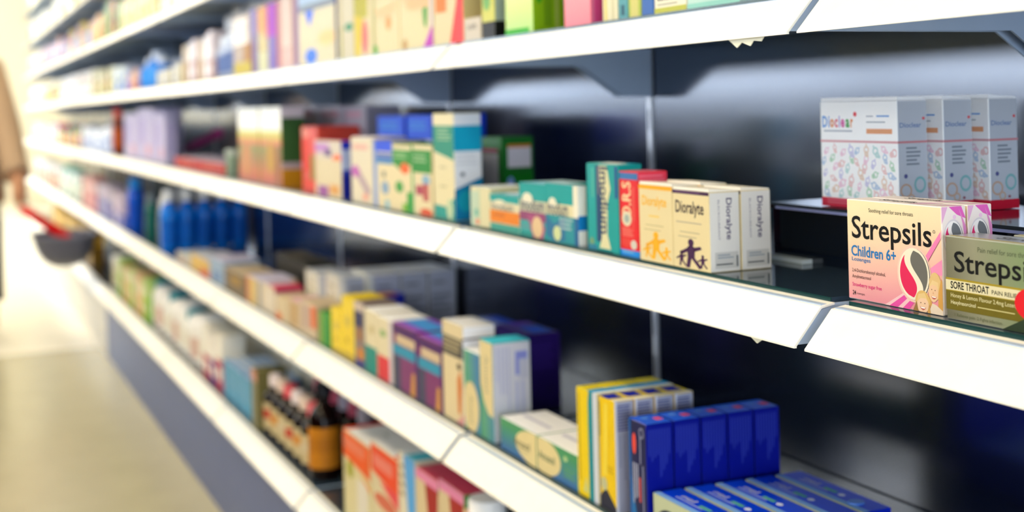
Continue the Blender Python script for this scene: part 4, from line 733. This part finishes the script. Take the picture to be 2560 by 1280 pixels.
run('D', 0, 0, 'cartons with a red foot', [('white red footed', 'f4f0e4', 'c0405a', 'f8f4ec'), ('white violet footed', 'f2ece4', '6a3a8a', 'f8f4ee')], w=.07, h=.11, yf=.045, xs=(x1 - .2, x1 + .03))
xe = x1 - .215
run('D', 0, 0, 'white tubs', [('white', 'f8f8f4', 'fdfdfd', 'f2eee2', 'f4f0e4', 'tub'), ('white pink labelled', 'f6f4f0', 'fdfdfd', 'e8c8bc', 'e8ccc0', 'tub'), ('white teal capped', 'f4f6f4', '2a9cb0', 'f0ece0', 'f0ece0', 'slim')], w=.085, h=.115, yf=.045, xs=(xe - .8, xe))
run('D', 0, 0, 'white tubs of the rear row', [('white', 'f8f8f4', 'fdfdfd', 'f2eee2', 'f4f0e4', 'tub'), ('green capped white', 'f0f4f0', '128a50', 'f2eee2', 'd8e8e0', 'slim')], w=.085, h=.125, yf=.16, xs=(xe - .8, xe + .55))
xe2 = xe - .81
run('D', 0, 0, 'lime and yellow cartons', [('lime', 'c0e080', '98d050', 'e8f4c8'), ('yellow', 'f4e4a0', 'e8c860', 'fbf4d8'), ('peach', 'ecc8a0', 'e0a878', 'f8e8d8')], w=.10, h=.11, yf=.045, xs=(xe2 - .7, xe2))
xe3 = xe2 - .72
run('D', 0, 0, 'white tubs past the lime cartons', [('white', 'fbfbf8', 'ffffff', 'f6f4ea', 'fbf6e8', 'tub'), ('cream', 'f6f0dc', 'ffffff', 'f0e8c8', 'f4ecd0', 'tub')], w=.11, h=.11, yf=.05, xs=(-4.78, xe3))
run('D', 0, 0, 'golden striped boxes beyond the basket', [('gold', 'd8b040', '8a6a20', 'f0d080'), ('ochre', 'c89c30', '6a4a18', 'e8c468')], w=.10, h=.14, yf=.045, xs=(-7.2, -5.35))
# torn scraps of price paper hanging under two strips
for i, (lv, u) in enumerate((('A', 1868), ('B', 1892))):
    z = LEV[lv] - .0291 - .0012; x = X_at(u, .003, z)
    m = MB(); m.prism([(-.022, 0), (.02, 0), (.017, -.003), (.008, -.002), (.004, -.0055), (-.006, -.0025), (-.012, -.006)][::-1] if i == 0 else [(-.008, 0), (.008, 0), (.001, -.004)][::-1], 'y', .0004, .0012, mat('f4f0da', .5))
    o = m.build('torn_label', loc=(x, .002, z)); tag(o, 'torn white price label scrap hanging under the %s price strip' % ('upper', 'lower')[i], 'label')

# ================================================================== basket and person at the left edge
bk = MB(); bx, by, bz0, bz1 = -5.04, -.08, .285, .402
mg = mat('6e7080', .35)
prof = [(.05, 0.0), (.38, .004), (.66, .022), (.84, .05), (.95, .085), (1.0, .117), (.965, .117), (.91, .085), (.80, .052), (.62, .026), (.36, .009), (.05, .006)]
def rr_ring(s):
    out = []
    for i in range(32):
        a = 2 * PI * i / 32; c, q = math.cos(a), math.sin(a)
        out.append((.17 * s * math.copysign(abs(c) ** .75, c), .112 * s * math.copysign(abs(q) ** .75, q)))
    return out
V = []; Fc = []
for s, z in prof: V += [(x, y, z) for x, y in rr_ring(s)]
for i in range(len(prof) - 1):
    for k in range(32): Fc.append((i * 32 + k, i * 32 + (k + 1) % 32, (i + 1) * 32 + (k + 1) % 32, (i + 1) * 32 + k))
Fc.append(tuple(range(31, -1, -1))); Fc.append(tuple(range((len(prof) - 1) * 32, len(prof) * 32)))
bk.add(V, Fc, mg); o = bk.build('shopping_basket', loc=(bx, by, bz0), smooth=True)
tag(o, 'grey round bottomed shopping basket with red handle held at the left', 'basket')
rim = MB(); ring = [(x, y, .118) for x, y in rr_ring(1.01)]; rim.tube(ring + ring[:2], .006, mat('7c7f90', .35)); rim.build('rim', o, smooth=True)
hd = MB(); hd.tube([(.16, .0, .118), (.158, -.05, .15), (.145, -.118, .205), (.10, -.137, .215), (-.10, -.137, .215), (-.145, -.118, .205), (-.158, -.05, .15), (-.16, 0, .118)], .016, mat('c8141c', .3)); hd.build('handle', o, smooth=True)

def skin(name, pts, edges, rad, m, parent=None, sub=1, root=0):
    me = bpy.data.meshes.new(name); me.from_pydata(pts, edges, []); o = bpy.data.objects.new(name, me); COL.objects.link(o)
    md = o.modifiers.new('skin', 'SKIN'); md.use_smooth_shade = True
    for i, r in enumerate(rad): me.skin_vertices[0].data[i].radius = (r, r) if not isinstance(r, tuple) else r
    me.skin_vertices[0].data[root].use_root = True
    s = o.modifiers.new('sub', 'SUBSURF'); s.levels = sub; s.render_levels = sub
    bpy.context.view_layer.update()
    dg = bpy.context.evaluated_depsgraph_get(); m2 = bpy.data.meshes.new_from_object(o.evaluated_get(dg))
    bpy.data.objects.remove(o); m2.name = name; m2.materials.clear(); m2.materials.append(m)
    m2.polygons.foreach_set('use_smooth', [True] * len(m2.polygons))
    o = bpy.data.objects.new(name, m2); COL.objects.link(o)
    if parent: o.parent = parent
    return o
PX, PY = -5.36, -.51
SKN = mat('c89878', .5)
P_ = []; E_ = []; R_ = []
def vtx(p, r, parent=None):
    P_.append((PX + p[0], PY + p[1], p[2])); R_.append(r); i = len(P_) - 1
    if parent is not None: E_.append((parent, i))
    return i
pel = vtx((0, 0, .76), (.15, .11)); w_ = vtx((-.06, 0, .90), (.125, .10), pel); ch = vtx((-.14, 0, 1.03), (.14, .10), w_); nk0 = vtx((-.22, 0, 1.13), .06, ch)
nk = vtx((-.25, 0, 1.17), .048, nk0); hd0 = vtx((-.28, 0, 1.24), (.072, .085), nk); hd1 = vtx((-.29, 0, 1.32), (.074, .088), hd0); vtx((-.28, 0, 1.37), .05, hd1)
nose = vtx((-.365, 0, 1.255), .016, hd0)
for s in (1, -1):
    vtx((-.275, .082 * s, 1.265), .016, hd0)                      # ears
    hp = vtx((0, .10 * s, .72), .095, pel); kn = vtx((-.02 * s, .14 * s, .42), .062, hp); an = vtx((.05 * s, .15 * s, .09), .04, kn)
    he = vtx((.03 * s, .15 * s, .045), .04, an); vtx((.03 * s - .14, .16 * s, .035), .032, he)
    sh = vtx((-.17, .17 * s, 1.05), .06, ch)
    if s == 1: el = vtx((.03, .245, .80), .045, sh); wr = vtx((.215, .28, .605), .028, el); pm = vtx((.255, .285, .556), (.034, .02), wr)
    else: el = vtx((-.12, -.22, .80), .045, sh); wr = vtx((-.24, -.20, .62), .028, el); pm = vtx((-.26, -.195, .565), (.034, .02), wr)
    for j, ln in enumerate((.052, .06, .056, .044)):
        bx_ = P_[pm]; ox = (j - 1.5) * .018
        a = vtx((bx_[0] - PX + ox, bx_[1] - PY - .012 * s, bx_[2] - .035), .0085, pm)
        b = vtx((bx_[0] - PX + ox, bx_[1] - PY + (.006 if s == 1 else .0), bx_[2] - .035 - ln * .5), .008, a)
        vtx((bx_[0] - PX + ox, bx_[1] - PY + .02 * s, bx_[2] - .035 - ln * .55), .007, b)
    t0 = vtx((P_[pm][0] - PX - .035, P_[pm][1] - PY + .01 * s, P_[pm][2] - .005), .010, pm); vtx((P_[pm][0] - PX - .045, P_[pm][1] - PY + .028 * s, P_[pm][2] - .035), .008, t0)
person = skin('person', P_, E_, R_, SKN, root=0)
tag(person, 'person in a tan coat and black trousers stooping at the left edge', 'person')
# coat: loft round the torso plus sleeves
ct = MB(); mc = mat('b39a80', .7)
rings = [(.06, .0, .52, .21, .245), (.05, 0, .62, .205, .24), (.02, 0, .74, .19, .23), (-.05, 0, .88, .165, .215), (-.12, 0, 1.0, .165, .225), (-.17, 0, 1.08, .14, .20), (-.215, 0, 1.13, .09, .11), (-.235, 0, 1.155, .07, .075)]
V = []; Fc = []
for (x, y, z, a, b) in rings: V += [(PX + x + a * math.cos(2 * PI * k / 28), PY + y + b * math.sin(2 * PI * k / 28), z + .02 * math.cos(2 * PI * k / 28) * (z > .9)) for k in range(28)]
for i in range(len(rings) - 1):
    for k in range(28): Fc.append((i * 28 + k, i * 28 + (k + 1) % 28, (i + 1) * 28 + (k + 1) % 28, (i + 1) * 28 + k))
ct.add(V, Fc, mc); co = ct.build('coat', person, smooth=True)
for s, e, w in ((1, (.03, .245, .80), (.195, .276, .625)), (-1, (-.12, -.22, .80), (-.235, -.2, .63))):
    sl = MB(); sl.tube([(PX - .16, PY + .13 * s, 1.07), (PX - .15, PY + .185 * s, 1.03), (PX + e[0], PY + e[1], e[2]), (PX + (e[0] + w[0]) / 2, PY + (e[1] + w[1]) / 2, (e[2] + w[2]) / 2), (PX + w[0], PY + w[1], w[2])], [.07, .078, .062, .055, .05], mc, 14); sl.build('sleeve', co, smooth=True)
for s in (1, -1):
    tr = MB(); tr.tube([(PX, PY + .10 * s, .72), (PX - .02 * s, PY + .14 * s, .42), (PX + .045 * s, PY + .15 * s, .14)], [.105, .092, .08], mat('0c0b0d', .7), 16); tr.build('trouser_leg', person, smooth=True)
    bo = MB(); bo.tube([(PX + .045 * s, PY + .15 * s, .18), (PX + .045 * s, PY + .15 * s, .07), (PX + .0 + .03 * s, PY + .155 * s, .05), (PX + .03 * s - .15, PY + .16 * s, .046)], [.055, .058, .054, .04], mat('e6dcc4', .6), 14); bo.build('boot', person, smooth=True)
hr = MB(); V = []
hr.lathe([(.02, -.16), (.085, -.13), (.105, -.05), (.105, .03), (.085, .085), (.04, .11), (.01, .115)], mat('15110f', .6), 20); ho = hr.build('hair', person, smooth=True, loc=(PX - .255, PY, 1.295)); ho.rotation_euler = (0, -.2, 0)
for s in (1, -1):
    ey = MB(); ey.lathe([(.002, -.011), (.009, -.006), (.011, 0), (.009, .006), (.002, .011)], mat('f2efe8', .2), 10); ey.build('eye', person, smooth=True, loc=(PX - .352, PY + .03 * s, 1.285))
lp = MB(); lp.tube([(PX - .352, PY - .025, 1.215), (PX - .362, PY, 1.212), (PX - .352, PY + .025, 1.215)], [.004, .007, .004], mat('a85a50', .5)); lp.build('mouth', person, smooth=True)

# ================================================================== room
def struct(name, mb): o = mb.build(name); o['kind'] = 'structure'; return o
def floor_mat(name, c1, c2, rough):
    m = bpy.data.materials.new(name); m.use_nodes = True; nt = m.node_tree; b = nt.nodes['Principled BSDF']
    tc = nt.nodes.new('ShaderNodeTexCoord'); nz = nt.nodes.new('ShaderNodeTexNoise'); nz.inputs['Scale'].default_value = 9; nz.inputs['Detail'].default_value = 6
    r = nt.nodes.new('ShaderNodeValToRGB'); r.color_ramp.elements[0].color = rgb(c1); r.color_ramp.elements[1].color = rgb(c2)
    nt.links.new(tc.outputs['Object'], nz.inputs['Vector']); nt.links.new(nz.outputs['Fac'], r.inputs['Fac']); nt.links.new(r.outputs['Color'], b.inputs['Base Color'])
    b.inputs['Roughness'].default_value = rough
    return m
XE = FLOOR_EDGE = -4.88
m = MB(); m.box(XE, 4.2, -6.2, .7, -.05, 0, floor_mat('vinyl_floor', 'bcb69c', 'ccc6ac', .24)); struct('floor', m)
m = MB(); m.box(-13, XE, -6.2, .7, -.05, 0, floor_mat('pale_tile_floor', 'f0ecdc', 'f8f4e8', .25)); struct('floor_far', m)
m = MB(); m.box(-13, 4.2, -6.2, .7, 3.0, 3.05, mat('eeeae0', .8)); struct('ceiling', m)
m = MB(); m.box(-13.05, -13, -6.2, .7, 0, 3.0, mat('f2ead0', .7)); struct('wall_left', m)
m = MB(); m.box(4.2, 4.25, -6.2, .7, 0, 3.0, mat('c4cce0', .8)); struct('wall_right', m)
m = MB(); m.box(-13, 4.2, -6.25, -6.2, 0, 3.0, mat('b4bccc', .7)); struct('wall_front', m)
m = MB(); m.box(-13, 4.2, .7, .75, 0, 3.0, mat('c8cad0', .7)); struct('wall_back', m)
# gondola canopy
m = MB(); m.box(JOINT0 - BAY * NB, JOINT0 + BAY, .02, .30, 1.785, 1.83, mat('f4f2ea', .4)); o = m.build('gondola_canopy'); tag(o, 'white canopy board along the top of the long gondola', 'canopy')
# unseen glowing panes added for panel reflections and fill light on the goods
ED = emit_mat('fill_glow', (.72, .84, 1.0), E_PANE); wf = mat('d8dadf', .4)
ED2 = emit_mat('fill_glow_side', (.78, .87, 1.0), E_PANE2)
def fill_pane(name, x0, x1, y0, y1, z0, z1, e_=None):
    m = MB(); m.box(x0, x1, y0, y1, z0, z1, e_ or ED); o = struct(name, m); f = MB(); e = .05
    ax = (x1 - x0) > (y1 - y0)
    for t in range(4):
        if ax: xx = x0 + (x1 - x0 - e) * t / 3; f.box(xx, xx + e, y1, y1 + .04, z0, z1, wf)
        else: yy = y0 + (y1 - y0 - e) * t / 3; f.box(*((x1, x1 + .04) if x1 < 0 else (x0 - .04, x0)), yy, yy + e, z0, z1, wf)
    for zz in (z0 - e, z1): f.box(x0 - e * ax, x1 + (e if ax else .04 * (x1 < 0)), y0 - e * (not ax), y1 + (.04 if ax else e), zz, zz + e, wf)
    g = f.build('fill_pane_frame', o)
fill_pane('fill_pane_1', -12.99, -12.96, -5.9, -1.3, .95, 2.5)
fill_pane('fill_pane_2', -12.6, -8.7, -6.19, -6.16, .92, 2.5, ED2)
fill_pane('fill_pane_3', -8.4, -2.4, -6.19, -6.16, .92, 2.5, ED2)
fill_pane('fill_pane_4', 4.16, 4.19, -4.6, .2, .06, 1.6, emit_mat('fill_glow_right', (.74, .85, 1.0), E_PANE4))  # low pane added to brighten right-facing sides and brackets
# ceiling lamps
E4 = emit_mat('lamp_fill_last', (1.0, .95, .86), E_BACK2)
ES = emit_mat('lamp_fill_side', (.86, .92, 1.0), E_SIDE)
E1 = emit_mat('lamp_warm_white', (1.0, .80, .52), E_NEAR); E2 = emit_mat('lamp_bright_far', (1.0, .87, .64), E_FAR); E3 = emit_mat('lamp_neutral', (1.0, .92, .80), E_BACK)
def lamp(x, y, lx, ly, e, lab):
    r = empty('ceiling_light', (x, y, 3.0)); f = MB(); mw = mat('f0f0ee', .4)
    for (a, b, c, d_) in ((-lx / 2, lx / 2, -ly / 2, -ly / 2 + .02), (-lx / 2, lx / 2, ly / 2 - .02, ly / 2), (-lx / 2, -lx / 2 + .02, -ly / 2 + .02, ly / 2 - .02), (lx / 2 - .02, lx / 2, -ly / 2 + .02, ly / 2 - .02)): f.box(a, b, c, d_, -.03, -.0005, mw)
    f.build('frame', r); g = MB(); g.box(-lx / 2 + .0205, lx / 2 - .0205, -ly / 2 + .0205, ly / 2 - .0205, -.02, -.001, e); g.build('diffuser', r)
    tag(r, lab, 'ceiling light', 'ceiling lights')
for i, x in enumerate((3.3, 1.0, -.9, -2.8)): lamp(x, -1.75, 1.2, .5 if i else .9, E1 if i else ES, 'ceiling light over the near aisle, %s from the right (first one added as side fill)' % ORD[i])  # first one is a cool light added for right-facing sides
for i, x in enumerate((-4.9, -6.4, -7.9, -9.4, -10.9)): lamp(x, -.8, 1.3, .6, E2, 'bright ceiling light over the far aisle, %s from the near end' % ORD[i])
for j, y in enumerate((-3.4, -5.2)):
    for i, x in enumerate((2.6, .2, -2.2, -4.6, -7.0, -9.4)): lamp(x, y, 1.4, .7, E4 if j else E3, 'ceiling light %s aisle across, %s from the right' % (('over the next', 'added for fill over the last')[j], ORD[i]))  # last row added to lift fronts set deep in the shelves
# unseen dark block added to keep the lower panel reflections dark
lu = empty('reflection_blocker', (-1.2, -1.75, 0)); m = MB(); m.box(-5.6, 3.2, -.25, .25, .12, .86, mat('141a2c', .5)); m.build('blocker_body', lu)
m = MB(); m.box(-5.62, 3.22, -.27, .27, .8605, .89, mat('2a3040', .4)); m.build('top', lu); m = MB(); m.box(-5.55, 3.15, -.2, .2, 0, .1195, mat('20242e', .5)); m.build('plinth', lu)
tag(lu, 'unseen dark block added along the other side of the aisle', 'light blocker')

# ================================================================== camera
cam = bpy.data.cameras.new('camera'); co = bpy.data.objects.new('camera', cam); COL.objects.link(co)
cam.sensor_width = 36; cam.sensor_fit = 'HORIZONTAL'; cam.lens = F / 2560 * 36
cam.shift_x = 0.0; cam.shift_y = -(640 - PCY) / 2560.0
a = Vector((-CA, SA, 0)); r = Vector((SA, CA, 0)); up = Vector((0, 0, 1))
# image right = CR*r - SR*up ... image up = CR*up + SR*r
xr_ = (r * CR - up * SR); yr_ = (up * CR + r * SR)
M = Matrix((xr_, yr_, -a)).transposed().to_4x4(); M.translation = Vector((0, -DC, ZC)); co.matrix_world = M
# the sensor is rolled about the lens axis, so the shift turns with it
cam.shift_x = 0.0
cam.clip_start = .02; cam.clip_end = 60
cam.dof.use_dof = True; cam.dof.focus_distance = (Vector((-.635, .042, .75)) - Vector((0, -DC, ZC))).dot(a); cam.dof.aperture_fstop = FSTOP
SC.camera = co
w = bpy.data.worlds.new('world'); SC.world = w; w.use_nodes = True
w.node_tree.nodes['Background'].inputs[0].default_value = (.5, .6, .8, 1); w.node_tree.nodes['Background'].inputs[1].default_value = .1
SC.view_settings.view_transform = 'Standard'; SC.view_settings.look = 'None'; SC.view_settings.gamma = 1; SC.view_settings.use_curve_mapping = False
SC.view_settings.exposure = EXPO
SC.cycles.sample_clamp_indirect = 6.0
